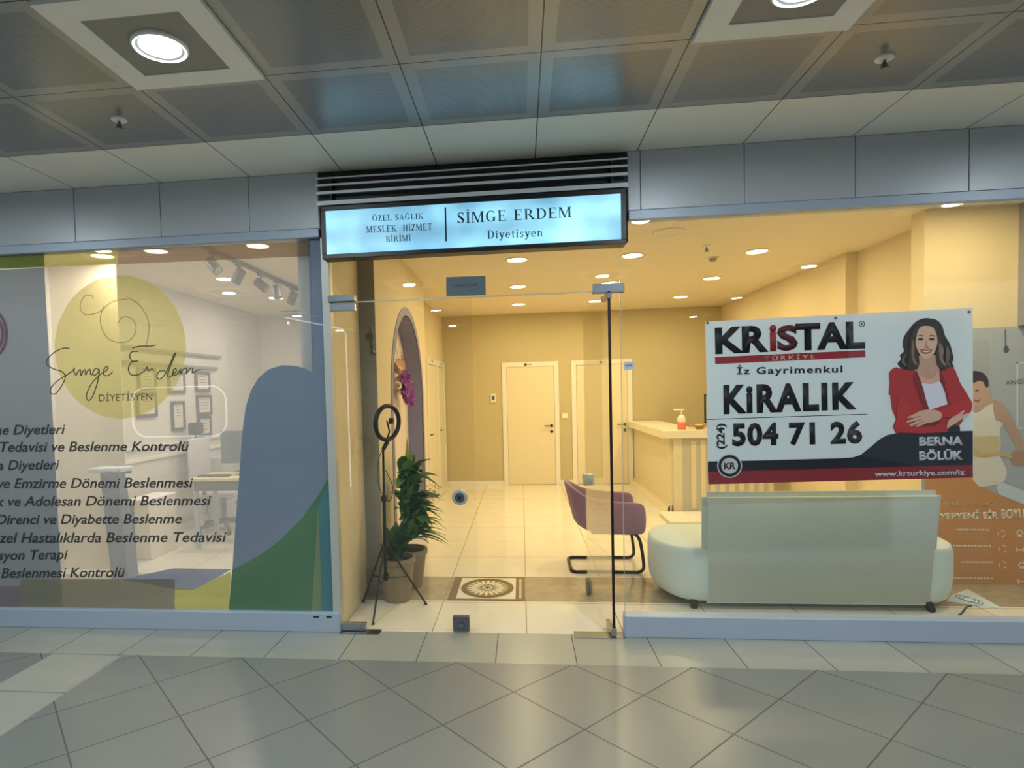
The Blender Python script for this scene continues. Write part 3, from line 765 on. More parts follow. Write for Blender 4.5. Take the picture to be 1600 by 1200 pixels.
M_POT = mat('taupe ceramic pot', (146, 128, 104), .6, noise=.08, bump=.1); M_SOIL = mat('potting soil', (50, 38, 28), .9, noise=.3, scale=60)
def pot(x, y, rt, rb, h, label):
    t = thing('plant_pot', label, 'plant pot', (x, y, 0))
    mk('pot', lt([(0, 0.0), (rb, 0.0), (rb+.003, .01), (rt-.006, h-.04), (rt+.006, h-.035), (rt+.006, h), (rt-.012, h), (rt-.02, h-.04), (0, h-.04)], (x, y, 0), 32, cap=False), M_POT, t, True)
    mk('soil', lt([(0, h-.038), (rt-.02, h-.038), (rt-.02, h-.03), (0, h-.028)], (x, y, 0), 24, cap=False), M_SOIL, t)
    return t
pot(-.945, .595, .133, .096, .32, 'round taupe plant pot standing behind the ring light tripod')
pot(-.915, .905, .143, .10, .30, 'round taupe plant pot against the arched niche wall, the farther one')
def leafmat(name, a, b):
    g = G(name); n = g.noise(7, 3); g.L.new(g.mix(n, srgb(*a), srgb(*b)), g.p.inputs['Base Color']); g.p.inputs['Roughness'].default_value = .4
    return g.m
M_L1 = leafmat('deep green leaf', (34, 84, 36), (96, 148, 66)); M_L2 = leafmat('dark green leaf', (22, 60, 32), (60, 112, 50)); M_LY = leafmat('yellow green leaf', (110, 128, 52), (196, 188, 92))
M_LB = leafmat('dry blossom', (130, 84, 60), (170, 130, 90))
def blade(bm, base, dirv, L, w, droop, n=7, fold=.25, tip=.02):
    d = Vector(dirv).normalized(); hz = Vector((d.x, d.y, 0)); side = d.cross(Vector((0, 0, 1)))
    if side.length < .05: side = Vector((math.cos(L*40), math.sin(L*40), 0))
    side.normalize(); prev = None; p = Vector(base)
    for i in range(n+1):
        t = i/n; ww = w*math.sin(PI*min(1, .12+.88*t))**.7 if i < n else w*tip
        q = p + d*L*t + Vector((0, 0, -droop*L*t*t)); up = side.cross(d).normalized()
        row = [bm.verts.new(q-side*ww/2+up*ww*fold), bm.verts.new(q), bm.verts.new(q+side*ww/2+up*ww*fold)]
        if prev:
            bm.faces.new((prev[0], prev[1], row[1], row[0])); bm.faces.new((prev[1], prev[2], row[2], row[1]))
        prev = row
def clear(p): # keep leaves out of the walls
    return p.x > -1.05
r = random.Random(3)
t = thing('leafy_plant', 'bushy dark green house plant growing from the farther taupe pot', 'house plant', (-.915, .905, .27))
bm = bmesh.new()
k = 0
while k < 150:
    a = r.uniform(-1.7, 1.9); el = r.uniform(.15, 1.35); L = r.uniform(.16, .30); b = Vector((-.935+r.uniform(-.05, .07), .93+r.uniform(-.06, .14), .34+r.uniform(0, .58)))
    d = Vector((math.cos(a)*math.cos(el), -math.sin(a)*math.cos(el)*.8, math.sin(el)))
    e = b+d*L
    if not clear(e) or not clear(b+d*L*.5) or e.y < .80 or e.z > 1.08: k += .2; continue
    blade(bm, b, d, L, r.uniform(.06, .10), r.uniform(.2, .6)); k += 1
mk('foliage', bm, M_L1, t, 70)
bm = bmesh.new()
for i in range(14):
    a = -0.25+r.uniform(-.6, .7); el = r.uniform(-.05, .5); L = r.uniform(.26, .34)
    b = Vector((-.90, .92, .42+r.uniform(-.06, .22))); blade(bm, b, (math.cos(a)*math.cos(el), -math.sin(a)*math.cos(el)*.4, math.sin(el)), L, .045, .45, fold=.15)
mk('fronds', bm, M_L2, t, 70)
bm = bmesh.new()
for i in range(14):
    z = .33+i*.03; tube(bm, [(-.925, .9, .27), (-.93+r.uniform(-.03, .05), .9+r.uniform(-.05, .05), z+.2)], .004, 5)
mk('stems', bm, M_L2, t)
bm = bmesh.new()
for i in range(40):
    b = Vector((-.70+r.uniform(-.06, .06), .92+r.uniform(-.05, .05), .74+r.uniform(-.06, .07))); blade(bm, b, (r.uniform(-1, 1), r.uniform(-1, 1), r.uniform(-.2, 1)), .04, .008, .2, n=3)
tube(bm, [(-.9, .88, .5), (-.8, .9, .66), (-.7, .92, .74)], .003, 5)
mk('dried_flower', bm, M_LB, t)
bm = bmesh.new()
for x, y, L in ((-.95, 1.0, .86), (-.92, 1.02, .72), (-.97, .97, .66)):
    blade(bm, (x, y, .33), (.03, .03, 1), L, .06, .02, fold=.2)
mk('tall_leaves', bm, M_LY, t, 70)
t = thing('broad_leaf_plant', 'plant with short broad upright leaves in the pot nearer the tripod', 'house plant', (-.945, .595, .29))
bm = bmesh.new(); k = 0
while k < 30:
    a = r.uniform(-3.1, 3.1); el = r.uniform(.75, 1.5); L = r.uniform(.16, .34); b = Vector((-.945+r.uniform(-.04, .04), .595+r.uniform(-.03, .03), .29+r.uniform(0, .06)))
    d = Vector((math.cos(a)*math.cos(el), -math.sin(a)*math.cos(el), math.sin(el)))
    e = b+d*L
    if not clear(e) or e.y > .74 or e.y < .46: k += .1; continue
    blade(bm, b, d, L, r.uniform(.05, .08), r.uniform(.1, .3)); k += 1
mk('foliage', bm, M_L2, t, 70)

t = thing('orchid_arrangement', 'cascade of purple orchids with peach sprays hanging in the arched niche', 'flower arrangement', (-1.18, 2.0, 1.65))
M_PU = mat('purple orchid', (140, 58, 148), .5, noise=.3, scale=30); M_PE = mat('peach blossom', (226, 170, 140), .6, noise=.15, scale=30); M_TW = mat('dry twig', (150, 130, 100), .7)
def flower(bm, c, s, n=5):
    ax = Vector((r.uniform(.2, 1), r.uniform(-1, -.2), r.uniform(-.2, .4))).normalized(); u = ax.cross(Vector((0, 0, 1))).normalized(); v = u.cross(ax)
    for k in range(n):
        a = 2*PI*k/n+r.uniform(0, .3); d = u*math.cos(a)+v*math.sin(a); e = ax.cross(d)
        m0 = bm.verts.new(c); q1 = bm.verts.new(c+d*s*.6+e*s*.45+ax*s*.1); q2 = bm.verts.new(c+d*s+ax*s*.02); q3 = bm.verts.new(c+d*s*.6-e*s*.45+ax*s*.1); bm.faces.new((m0, q1, q2, q3))
def spray(pix, X, n, s, jit, m, name):
    bm = bmesh.new()
    for i in range(n):
        u = r.random()*(len(pix)-1); j = int(u); f = u-j; px = pix[j][0]*(1-f)+pix[min(j+1, len(pix)-1)][0]*f; py = pix[j][1]*(1-f)+pix[min(j+1, len(pix)-1)][1]*f
        p = at(px, py, X=X)+Vector((r.uniform(-.03, .03), r.uniform(-jit, jit)*2, r.uniform(-jit, jit))); flower(bm, p, s*r.uniform(.7, 1.2))
    return mk(name, bm, m, t)
spray([(630, 585), (637, 600), (635, 612), (640, 625)], -1.13, 90, .045, .035, M_PU, 'orchids')
spray([(624, 572), (628, 578)], -1.16, 34, .035, .05, M_PE, 'blossoms')
bm = bmesh.new()
for i in range(26):
    a = at(628, 580, X=-1.17); tube(bm, [a, a+Vector((r.uniform(-.0, .03), r.uniform(-.45, .1), r.uniform(-.38, .3)))], .0025, 4)
for i in range(60):
    a = at(r.uniform(612, 632), r.uniform(555, 622), X=-1.18); flower(bm, a, .02)
mk('twigs', bm, M_TW, t)
# hanging wooden chime on the grey pier
t = thing('door_chime', 'small hanging ornament with round disc on the grey pier', 'wall ornament', at(578, 525, Y=.705))
p = at(577, 526, Y=.70); mk('disc', tb([p+Vector((0, .006, 0)), p+Vector((0, -.006, 0))], .024, 20), mat('aged bronze', (110, 96, 70), .4, metal=.5), t)
mk('cord', tb([at(578, 512, Y=.70), at(580, 549, Y=.70)], .003, 6), M_BLACK, t)
p = at(582, 549, Y=.69); mk('bell', lt([(0, .02), (.01, .018), (.02, -.01), (.024, -.016), (0, -.016)][::-1], p, 16, cap=False), M_STEEL, t, True)

# ================================================================== CHAIR
t = thing('tub_chair', 'mauve tub armchair on a black cantilever tube frame inside the doors', 'chair', (.70, 1.48, 0))
M_MAU = mat('mauve fabric', (152, 116, 132), .85, noise=.06, scale=40, bump=.15, sheen=.2)
yf, yb = 1.26, 1.70; rt = .0135; z0 = rt
loop = [(.86, yf, .335), (.90, yf, .325), (.925, yf, .30), (.945, yf, .24), (.965, yf, .08), (.955, yf, .03), (.92, yf, z0), (.86, yf, z0), (.47, yf, z0), (.42, yf, z0), (.392, yf+.03, z0), (.385, yf+.08, z0),
        (.385, yb-.08, z0), (.392, yb-.03, z0), (.42, yb, z0), (.47, yb, z0), (.86, yb, z0), (.92, yb, z0), (.955, yb, .03), (.965, yb, .08), (.945, yb, .24), (.925, yb, .30), (.90, yb, .325), (.86, yb, .335)]
path = [(.55, yf+.03, .335)]+loop+[(.55, yb-.03, .335)]
mk('frame', tb([tuple(v) for v in smoothline(path, 3)], rt, 12), M_BLACK, t, True)
def cushion(bm, x0, x1, y0, y1, z0, z1, b): bx(bm, x0, x1, y0, y1, z0, z1, b, seg=4)
bm = bmesh.new(); cushion(bm, .52, .97, yf-.0, yb+.0, .35, .47, .035); mk('seat', bm, M_MAU, t, True)
# one wrap-around shell: arms and sloped back
sec = []
yc = (yf+yb)/2; hw = (yb-yf)/2+.045
plan = [(.985, -hw, .335, .59), (.90, -hw, .335, .60), (.72, -hw, .335, .61), (.60, -hw, .34, .625), (.53, -hw*.93, .36, .66), (.485, -hw*.78, .385, .715), (.465, -hw*.5, .40, .745), (.46, 0, .405, .75)]
plan = plan + [(x, -y, a, b) for x, y, a, b in plan[:-1][::-1]]
bm = bmesh.new(); O_, I_ = [], []
n = len(plan)
for i, (x, y, a, b) in enumerate(plan):
    x2, y2 = plan[min(n-1, i+1)][:2]; x1_, y1_ = plan[max(0, i-1)][:2]; tx, ty = x2-x1_, y2-y1_; l = math.hypot(tx, ty); nx, ny = ty/l, -tx/l
    lean = -.30*max(0, (.62-x))/.16*.3
    th_ = .024
    def P_(s, z): return bm.verts.new((x+nx*s*th_+lean*(z-.35)/.1*.28, yc+y+ny*s*th_, z))
    O_.append([P_(1, a), P_(1, a+.02), P_(1, (a+b)/2), P_(.9, b-.02), P_(.5, b-.003), P_(-.5, b-.003), P_(-.9, b-.02), P_(-1, (a+b)/2), P_(-1, a+.02), P_(-1, a)])
for A, B in zip(O_, O_[1:]):
    for k in range(10): bm.faces.new((A[k], A[(k+1) % 10], B[(k+1) % 10], B[k]))
bm.faces.new(O_[0]); bm.faces.new(O_[-1][::-1])
o = mk('shell', bm, M_MAU, t, 60); sb = o.modifiers.new('soft', 'SUBSURF'); sb.levels = 2; sb.render_levels = 2
o.modifiers.move(1, 0)

# ================================================================== SOFA
M_SOFA = mat('cream woven upholstery', (204, 216, 213), .8, noise=.03, scale=20, bump=.25, sheen=.15)
t = thing('sofa', 'cream upholstered sofa with its back against the right window', 'sofa', (1.92, .75, 0))
bm = bmesh.new()
# back: slightly leaning slab
xs0, xs1 = 1.19, 2.665
vs = bx(bm, xs0, xs1, .425, .50, .045, .81, 0)
for v in bm.verts:
    if v.co.z > .5:
        v.co.y -= .02; v.co.x += (.025 if v.co.x > 2 else .004)
    else:
        v.co.x += (-.02 if v.co.x > 2 else 0)
bmesh.ops.bevel(bm, geom=list(bm.edges), offset=.034, segments=6, affect='EDGES')
mk('backrest', bm, M_SOFA, t, 89)
bm = bmesh.new()
# seat: slab with fully rounded ends, tucked in underneath
prof = [(.74, .055), (.88, .075), (.96, .13), (1.0, .22), (1.0, .35), (.985, .39), (.95, .415), (.88, .425)]
def seat_outline(s):
    xl, xr, y0, y1 = .92, 2.915, .47, 1.18; out = []
    rx, ry = .26, .39; cyy = (y0+y1)/2
    for k in range(17): a = PI/2+PI*k/16; out.append((xl+rx+math.cos(a)*rx*s, cyy+math.sin(a)*ry*(s*.4+.6)))
    for k in range(17): a = -PI/2+PI*k/16; out.append((xr-rx+math.cos(a)*rx*s, cyy+math.sin(a)*ry*(s*.4+.6)))
    return out
rings = [[bm.verts.new((x, y, z)) for x, y in seat_outline(s)] for s, z in prof]
for A, B in zip(rings, rings[1:]):
    k = len(A)
    for i in range(k): bm.faces.new((A[i], A[(i+1) % k], B[(i+1) % k], B[i]))
bm.faces.new(rings[0][::-1]); bm.faces.new(rings[-1]); mk('seat', bm, M_SOFA, t, 50)
M_LEG = mat('dark walnut leg', (30, 24, 22), .4)
for x, y, dx in ((1.15, .50, .0), (2.63, .49, .03), (1.16, 1.12, 0), (2.66, 1.12, .03)):
    mk('leg', tb([(x, y, .075), (x+dx, y-.02, 0.0)], [.032, .022], 14), M_LEG, t, True)
t = thing('power_cable', 'short dark cable curling on the floor at the right end of the sofa', 'cable', (2.72, .4, 0))
mk('cord', tb([tuple(v) for v in smoothline([(2.73, .36, .007), (2.77, .37, .03), (2.81, .385, .065), (2.84, .39, .07)], 5)], .006, 8), mat('cable grey', (70, 76, 84), .5), t)

# ================================================================== RECEPTION COUNTER
t = thing('reception_counter', 'L-shaped cream reception counter with a white worktop', 'reception counter', (2.0, 4.6, 0))
M_CT = mat('counter worktop', (240, 230, 205), .25, noise=.02); M_CP = mat('counter panel', (230, 214, 178), .4, noise=.03); M_CR = mat('ribbed counter panel', (196, 190, 170), .4)
bm = bmesh.new(); bx(bm, 1.76, 1.86, 3.72, 6.03, 0.09, .91); mk('front_panel', bm, M_CP, t)
mk('end_panel', box(1.90, 2.95, 3.68, 3.74, .03, .91), M_CR, t)
mk('corner_panel', box(1.80, 1.90, 3.68, 3.72, .03, .91), M_CP, t)
bm = bmesh.new(); prism(bm, [(1.68, 3.72, 0.001), (1.76, 3.72, 0.001), (1.76, 3.72, .09)], (0, 2.3, 0)); bx(bm, 1.74, 1.78, 3.72, 6.02, .001, .09); mk('skirting', bm, M_CP, t)
bm = bmesh.new(); bx(bm, 1.66, 2.12, 3.60, 6.03, .915, 1.01, .004); mk('worktop', bm, M_CT, t)
mk('worktop_return', box(2.12, 3.10, 3.60, 4.1, .915, 1.01, .004), M_CT, t)
bm = bmesh.new()
for k in range(9): bx(bm, 2.0+k*.11, 2.06+k*.11, 3.672, 3.68, .06, .88, .003)
mk('ribs', bm, M_CP, t)
t = thing('soap_dispenser', 'clear pump bottle with pink liquid soap on the counter corner', 'soap dispenser', (1.915, 3.75, 1.01))
q = Vector((1.915, 3.75, 1.0105))
mk('bottle', lt([(0, 0), (.045, 0), (.05, .01), (.05, .085), (.047, .09)], q, 20, cap=False), mat('pink soap', (232, 120, 96), .25), t, True)
mk('upper_bottle', lt([(.047, .09), (.048, .14), (.03, .165), (.016, .175), (0, .175)], q, 20, cap=False), mat('milky plastic', (240, 224, 200), .3), t, True)
bm = bmesh.new(); tube(bm, [q+Vector((0, 0, .17)), q+Vector((0, 0, .235))], .008); tube(bm, [q+Vector((.03, 0, .238)), q+Vector((-.09, 0, .238))], .008)
mk('pump', bm, M_WHITE, t)
t = thing('sweet_bowl', 'low gold-edged dish with small wrapped sweets on the counter', 'bowl', (2.10, 3.78, 1.01))
q = Vector((2.12, 3.78, 1.0105)); M_GO = mat('gold metal', (190, 150, 70), .3, metal=.8)
mk('dish', lt([(0, 0), (.05, 0), (.09, .045), (.094, .05), (.086, .048), (.045, .008), (0, .008)], q, 24, cap=False), M_GO, t, True)
bm = bmesh.new()
for k in range(22):
    a = r.uniform(0, 6.28); rr_ = r.uniform(0, .06); bmesh.ops.create_icosphere(bm, subdivisions=1, radius=.014, matrix=Matrix.Translation(q+Vector((rr_*math.cos(a), rr_*math.sin(a), .02+r.uniform(0, .03)))))
tag(mk('sweets', bm, mat('sweet wrappers', (228, 206, 150), .5, noise=.4, scale=60), t), kind='stuff')
t = thing('candle_tray', 'small pale tray with scattered cream pebbles next to soap dispenser', 'tray', (2.02, 3.70, 1.01))
mk('tray', box(1.98, 2.06, 3.66, 3.72, 1.0105, 1.017, .002), M_WHITE, t)
bm = bmesh.new()
for k in range(6): bmesh.ops.create_icosphere(bm, subdivisions=2, radius=.012, matrix=Matrix.Translation((1.99+k*.012, 3.69+(k % 2)*.015, 1.026)))
tag(mk('pebbles', bm, mat('pebble cream', (225, 208, 160), .5), t), kind='stuff')
t = thing('desktop_monitor', 'black-framed monitor standing on the counter behind the banner edge', 'monitor', (2.4, 3.9, 1.01))
a = at(1100, 616, Y=3.9); b = at(1101, 662, Y=3.9)
mk('screen', box(a.x, a.x+.50, 3.88, 3.91, b.z+.01, a.z, .004), M_BLACK, t)
mk('display', box(a.x+.015, a.x+.485, 3.876, 3.881, b.z+.025, a.z-.015), mat('screen grey', (150, 160, 160), .3), t)
bm = bmesh.new(); bx(bm, a.x+.2, a.x+.3, 3.90, 4.02, 1.0105, 1.02, .003); bx(bm, a.x+.23, a.x+.27, 3.91, 3.93, 1.02, a.z-.05); mk('stand', bm, M_BLACK, t)
t = thing('floor_box', 'flat white carton lying on the floor in front of the counter', 'box', (1.75, 3.3, 0))
mk('carton', box(1.60, 2.10, 3.02, 3.56, 0.001, .045, .004), mat('white carton', (238, 228, 200), .5), t)
mk('lid_edge', box(1.595, 2.105, 3.015, 3.565, .03, .05, .004), M_WHITE, t)

# ================================================================== RIGHT WALL MURAL, PAPER
MY = 1.046
t = thing('wall_mural', 'large printed poster of a measuring woman over a brown text block', 'poster', at(1560, 930, Y=MY))
def crop5(u, v): return (1380+u/4, 480+v/4)
def crop8(u, v): return (1380+u/4.614, 720+v/4.614)
def fill(name, pts, Y, rgb, par, sm=0, conv=None, rough=.55):
    key = 'print %d %d %d' % rgb
    return sheet(name, [conv(*p) if conv else p for p in pts], Y, mat(key, rgb, rough, noise=.03, scale=6), par, .0008, sm)
fill('backing', [(1440, 517), (1700, 505), (1700, 985), (1440, 940)], MY, (172, 178, 186), t)
YM = MY-.001
sheet('door_panel_print', [(1519, 532), (1545, 530), (1548, 640), (1519, 640)], YM, mat('p1', (168, 170, 176), .5), t)
fill('brown_block', [(350, 100), (640, 100), (720, 190), (820, 240), (1015, 320), (1500, 520), (1500, 1300), (1015, 1095), (880, 1075), (590, 925), (480, 958), (300, 980), (300, 120)], YM, (206, 146, 92), t, conv=crop8)
# woman in white: hair, face, top, arm
fill('body_print', [(555, 640), (600, 650), (640, 615), (690, 585), (740, 600), (775, 650), (760, 720), (730, 760), (735, 850), (730, 930), (770, 1010), (760, 1080), (700, 1110), (560, 1080)], YM-.001, (226, 218, 208), t, 3, crop5)
fill('arm_print', [(690, 590), (740, 600), (790, 660), (840, 760), (880, 860), (900, 960), (840, 990), (820, 960), (830, 880), (790, 800), (740, 720), (700, 700)], YM-.002, (186, 156, 134), t, 3, crop5)
fill('hand_print', [(815, 900), (900, 900), (1000, 930), (1000, 980), (840, 990), (800, 960)], YM-.0025, (176, 140, 118), t, 3, crop5)
fill('neck_print', [(560, 585), (640, 560), (670, 560), (700, 590), (640, 620), (600, 655), (560, 650)], YM-.002, (196, 162, 140), t, 3, crop5)
fill('face_print', [(555, 470), (610, 455), (650, 480), (668, 530), (660, 570), (630, 610), (590, 620), (555, 600)], YM-.003, (200, 164, 142), t, 3, crop5)
fill('hair_print', [(555, 405), (590, 400), (630, 415), (655, 450), (657, 495), (640, 500), (628, 470), (600, 460), (555, 472)], YM-.004, (58, 46, 48), t, 3, crop5)
fill('mouth_print', [(565, 575), (590, 582), (612, 572), (600, 590), (578, 592)], YM-.004, (170, 96, 90), t, 2, crop5)
fill('eye_print', [(570, 522), (588, 516), (602, 520), (588, 526)], YM-.004, (60, 44, 42), t, 2, crop5)
fill('tape_print', [(560, 880), (600, 900), (660, 915), (730, 905), (800, 930), (800, 945), (725, 925), (640, 940), (560, 925)], YM-.003, (206, 178, 112), t, 2, crop5)
fill('belly_print', [(555, 800), (600, 810), (660, 800), (728, 810), (728, 905), (660, 915), (555, 890)], YM-.002, (210, 190, 150), t, 0, crop5)
fill('paper_print', [(845, 150), (1015, 215), (1400, 360), (1400, 520), (1015, 315), (830, 240), (815, 190)], YM-.002, (206, 216, 226), t, 0, crop8)
# pendant lamp, shop lettering and frame line in the print
fill('lamp_cord_print', [(760, 140), (768, 140), (770, 245), (762, 245)], YM-.001, (90, 96, 104), t, 0, crop5)
fill('lamp_shade_print', [(752, 262), (762, 240), (774, 240), (790, 265), (780, 282), (756, 284)], YM-.001, (84, 88, 96), t, 0, crop5)
for q in (((834, 345), (960, 345), (960, 352), (834, 352)), ((834, 345), (843, 345), (843, 760), (834, 760)), ((834, 752), (960, 752), (960, 760), (834, 760))):
    fill('frame_line_print', q, YM-.001, (214, 222, 232), t, 0, crop5)
text_on('lettering', 'ANGÜ', [crop5(765, 455), crop5(900, 440), crop5(900, 478), crop5(765, 484)], mat('print 92 100 112', (92, 100, 112), .5), t, Y=YM-.001)
M_PW = mat('print lettering white', (232, 222, 208), .5, noise=.02); M_PP = mat('print lettering tan', (206, 170, 132), .5, noise=.02)
text_on('lettering', 'GENEL TERAPİL', [crop8(425, 290), crop8(825, 290), crop8(825, 330), crop8(425, 335)], M_PP, t, Y=YM-.001, bold=.01)
for s_, a_, b_ in (('YEPYENİ', 405, 693), ('BİR', 720, 830), ('BOYUT', 852, 1062)):
    text_on('lettering', s_, [crop8(a_, 362-(a_-400)*.03), crop8(b_, 362-(b_-400)*.03), crop8(b_, 424-(b_-400)*.01), crop8(a_, 424-(a_-400)*.01)], M_PW, t, Y=YM-.001, bold=.035)
for y, x0_, x1_ in ((488, 530, 770), (604, 505, 785), (722, 565, 795), (838, 485, 800)):
    dashes('small_print', [crop8(x0_, y), crop8(x1_, y+3), crop8(x1_, y+18), crop8(x0_, y+15)], M_PW, t, YM-.001, 13)
    for dy in (32, 50, 66):
        dashes('small_print', [crop8(x0_, y+dy), crop8(x1_-20, y+dy+2), crop8(x1_-20, y+dy+8), crop8(x0_, y+dy+6)], M_PP, t, YM-.001, 17)
def icon(cx, cy, s, kind):
    bm = bmesh.new()
    if kind < 3:
        for a0 in (20, 140, 260): stroke(bm, [crop8(cx+s*math.cos(math.radians(a0+q*15)), cy+s*.9*math.sin(math.radians(a0+q*15))) for q in range(6)], YM-.001, 1.2)
    elif kind == 3: stroke(bm, [crop8(cx-s, cy), crop8(cx+s, cy)], YM-.001, 1.4); stroke(bm, [crop8(cx-s, cy-s*.6), crop8(cx-s, cy+s*.6)], YM-.001, 2); stroke(bm, [crop8(cx+s, cy-s*.6), crop8(cx+s, cy+s*.6)], YM-.001, 2)
    else: stroke(bm, [crop8(cx-s, cy), crop8(cx, cy-s), crop8(cx+s, cy)], YM-.001, 2); stroke(bm, [crop8(cx-s*.6, cy+s*.5), crop8(cx+s*.6, cy+s*.5)], YM-.001, 4)
    mk('icon', bm, M_PW, t)
for cx_, cy_, k_ in ((855, 525, 0), (865, 635, 1), (862, 750, 2), (985, 525, 4), (990, 640, 3), (1000, 755, 4), (1000, 870, 3)): icon(cx_, cy_, 26, k_)

t = thing('paper_leaflet', 'white leaflet with a grey swirl logo on floor beside the sofa', 'leaflet', at(1530, 940, Z=0))
pl = [at(x, y, Z=0.001) for x, y in ((1484, 932), (1512, 921), (1568, 952), (1480, 940))]
mk('sheet', pr(pl, (0, 0, .003)), mat('leaflet paper', (206, 216, 222), .5), t)
bm = bmesh.new()
for k in range(3):
    c_ = at(1508+k*6, 935+k*2, Z=.0042); pts = [c_+Vector((.045*math.cos(q*.6), .07*math.sin(q*.6), 0)) for q in range(11)]
    for A, B in zip(pts, pts[1:]): tube(bm, [A, B], .004, 4)
mk('swirl_logo', bm, mat('leaflet ink', (120, 140, 156), .5), t)

# ================================================================== FOR-RENT BANNER
t = thing('rent_banner', 'white red and navy for-rent banner with woman in red blazer, behind right window', 'banner', at(1310, 757, Y=.02))
BY = .022
fill('sheet', [(1102, 502.5), (1519.5, 481), (1521, 745.5), (1107, 757)], BY, (236, 240, 242), t)
def c6(u, v): return (1090+u/3.137, 470+v/3.137)
B1 = BY-.0012
fill('navy_band', [(50, 788), (330, 782), (700, 772), (760, 768), (800, 755), (850, 715), (890, 680), (930, 658), (980, 648), (1349, 637), (1349, 805), (700, 822), (400, 830), (50, 838)], B1, (20, 24, 40), t, 0, c6)
fill('red_band', [(50, 838), (400, 830), (700, 822), (1349, 805), (1350, 866), (52, 900)], B1, (150, 34, 44), t, 0, c6)
NAV = mat('print 20 24 40', (20, 24, 40), .5); M_INK = mat('banner black ink', (22, 20, 26), .5, noise=.02); M_BW = mat('banner white ink', (214, 216, 220), .5, noise=.02)
B2 = BY-.0024
RED = mat('banner red ink', (160, 36, 44), .5, noise=.02)
text_on('lettering', 'KR', [c6(84, 132), c6(346, 118), c6(348, 250), c6(87, 262)], M_INK, t, Y=B1, bold=.04)
text_on('lettering', 'S', [c6(388, 122), c6(490, 116), c6(492, 242), c6(390, 248)], mat('banner dark red ink', (88, 22, 30), .5, noise=.02), t, Y=B1, bold=.045)
text_on('lettering', 'TAL', [c6(478, 112), c6(820, 98), c6(822, 234), c6(480, 244)], M_INK, t, Y=B1, bold=.045)
text_on('lettering', 'i', [c6(352, 118), c6(386, 116), c6(388, 246), c6(354, 248)], RED, t, Y=B2, bold=.05)
fill('red_rule', [(85, 276), (822, 242), (823, 276), (87, 310)], B1, (160, 36, 44), t, 0, c6)
text_on('lettering', 'TÜRKİYE', [c6(326, 266), c6(574, 256), c6(574, 284), c6(326, 295)], mat('banner pale ink', (226, 190, 190), .5, noise=0), t, Y=B2, bold=.012, spacing=1.5)
text_on('lettering', 'İz Gayrimenkul', [c6(192, 315), c6(710, 305), c6(710, 362), c6(192, 372)], M_INK, t, Y=B1, bold=.022, spacing=1.18)
text_on('lettering', 'KiRALIK', [c6(126, 412), c6(778, 397), c6(780, 532), c6(128, 556)], M_INK, t, Y=B1, bold=.045, spacing=1.16)
fill('rule', [(46, 580), (832, 554), (832, 557), (46, 583)], B1, (40, 42, 56), t, 0, c6)
text_on('lettering', '504 71 26', [c6(168, 597), c6(806, 587), c6(808, 702), c6(170, 716)], M_INK, t, Y=B1, bold=.045, spacing=1.1)
text_on('lettering', '(224)', [c6(93, 727), c6(92, 602), c6(143, 600), c6(146, 725)], M_INK, t, Y=B1, bold=.03)
text_on('lettering', 'BERNA', [c6(1086, 668), c6(1302, 664), c6(1302, 708), c6(1086, 712)], M_BW, t, Y=B2, bold=.045)
text_on('lettering', 'BÖLÜK', [c6(1086, 728), c6(1302, 724), c6(1302, 780), c6(1086, 784)], M_BW, t, Y=B2, bold=.045)
text_on('lettering', 'www.krturkiye.com/iz', [c6(868, 836), c6(1308, 826), c6(1308, 862), c6(868, 870)], M_BW, t, Y=B2, bold=.025)
bm = bmesh.new(); stroke(bm, [c6(*p) for p in arcpts(806, 113, 13, 13, 0, 360, 12)], B1, 1); mk('registered_mark', bm, M_INK, t)
text_on('lettering', 'R', [c6(801, 107), c6(811, 107), c6(811, 120), c6(801, 120)], M_INK, t, Y=B1, bold=.02)
sheet('emblem', [c6(*p) for p in arcpts(157, 809, 61, 59, 0, 350, 35)], B2, M_BW, t)
sheet('emblem_ring', [c6(*p) for p in arcpts(157, 809, 55, 53, 0, 350, 35)], BY-.0034, M_INK, t)
sheet('emblem_centre', [c6(*p) for p in arcpts(157, 809, 41, 39, 0, 350, 35)], BY-.0044, M_BW, t)
text_on('lettering', 'KR', [c6(129, 793), c6(186, 791), c6(186, 824), c6(129, 826)], M_INK, t, Y=BY-.0055, bold=.03)
for u, v in ((1330, 55), (1332, 846), (70, 876), (48, 108), (676, 84)):
    p = at(*c6(u, v), Y=BY-.0008); mk('eyelet', tb([p, p+Vector((0, -.002, 0))], .008, 14), M_STEEL, t)
# the woman printed on the banner
BP = [BY-.0012*k-.0012 for k in range(12)]
def pf(name, pts, layer, rgb, sm=3): return fill(name, pts, BP[layer], rgb, t, sm, crop5)
pf('hair_print', [(275, 68), (235, 74), (195, 98), (160, 140), (128, 190), (122, 240), (130, 275), (105, 300), (112, 325), (90, 350), (102, 372), (140, 402), (190, 395), (230, 380), (320, 372), (365, 402), (415, 400), (443, 375), (432, 350), (440, 320), (430, 275), (415, 225), (385, 175), (370, 120), (335, 80)], 0, (46, 34, 32))
pf('jacket_print', [(78, 375), (130, 392), (205, 398), (300, 480), (365, 400), (420, 372), (450, 392), (480, 470), (505, 510), (535, 560), (556, 600), (550, 650), (505, 690), (480, 735), (400, 765), (390, 782), (78, 785), (80, 700), (55, 640), (45, 550), (34, 545), (40, 470), (36, 410)], 1, (190, 40, 42), 2)
pf('chest_print', [(215, 390), (350, 392), (352, 465), (300, 482), (243, 474), (228, 440)], 2, (230, 182, 156), 2)
pf('neck_print', [(226, 300), (338, 300), (340, 350), (352, 395), (300, 440), (262, 440), (214, 395), (228, 350)], 3, (216, 164, 138), 2)
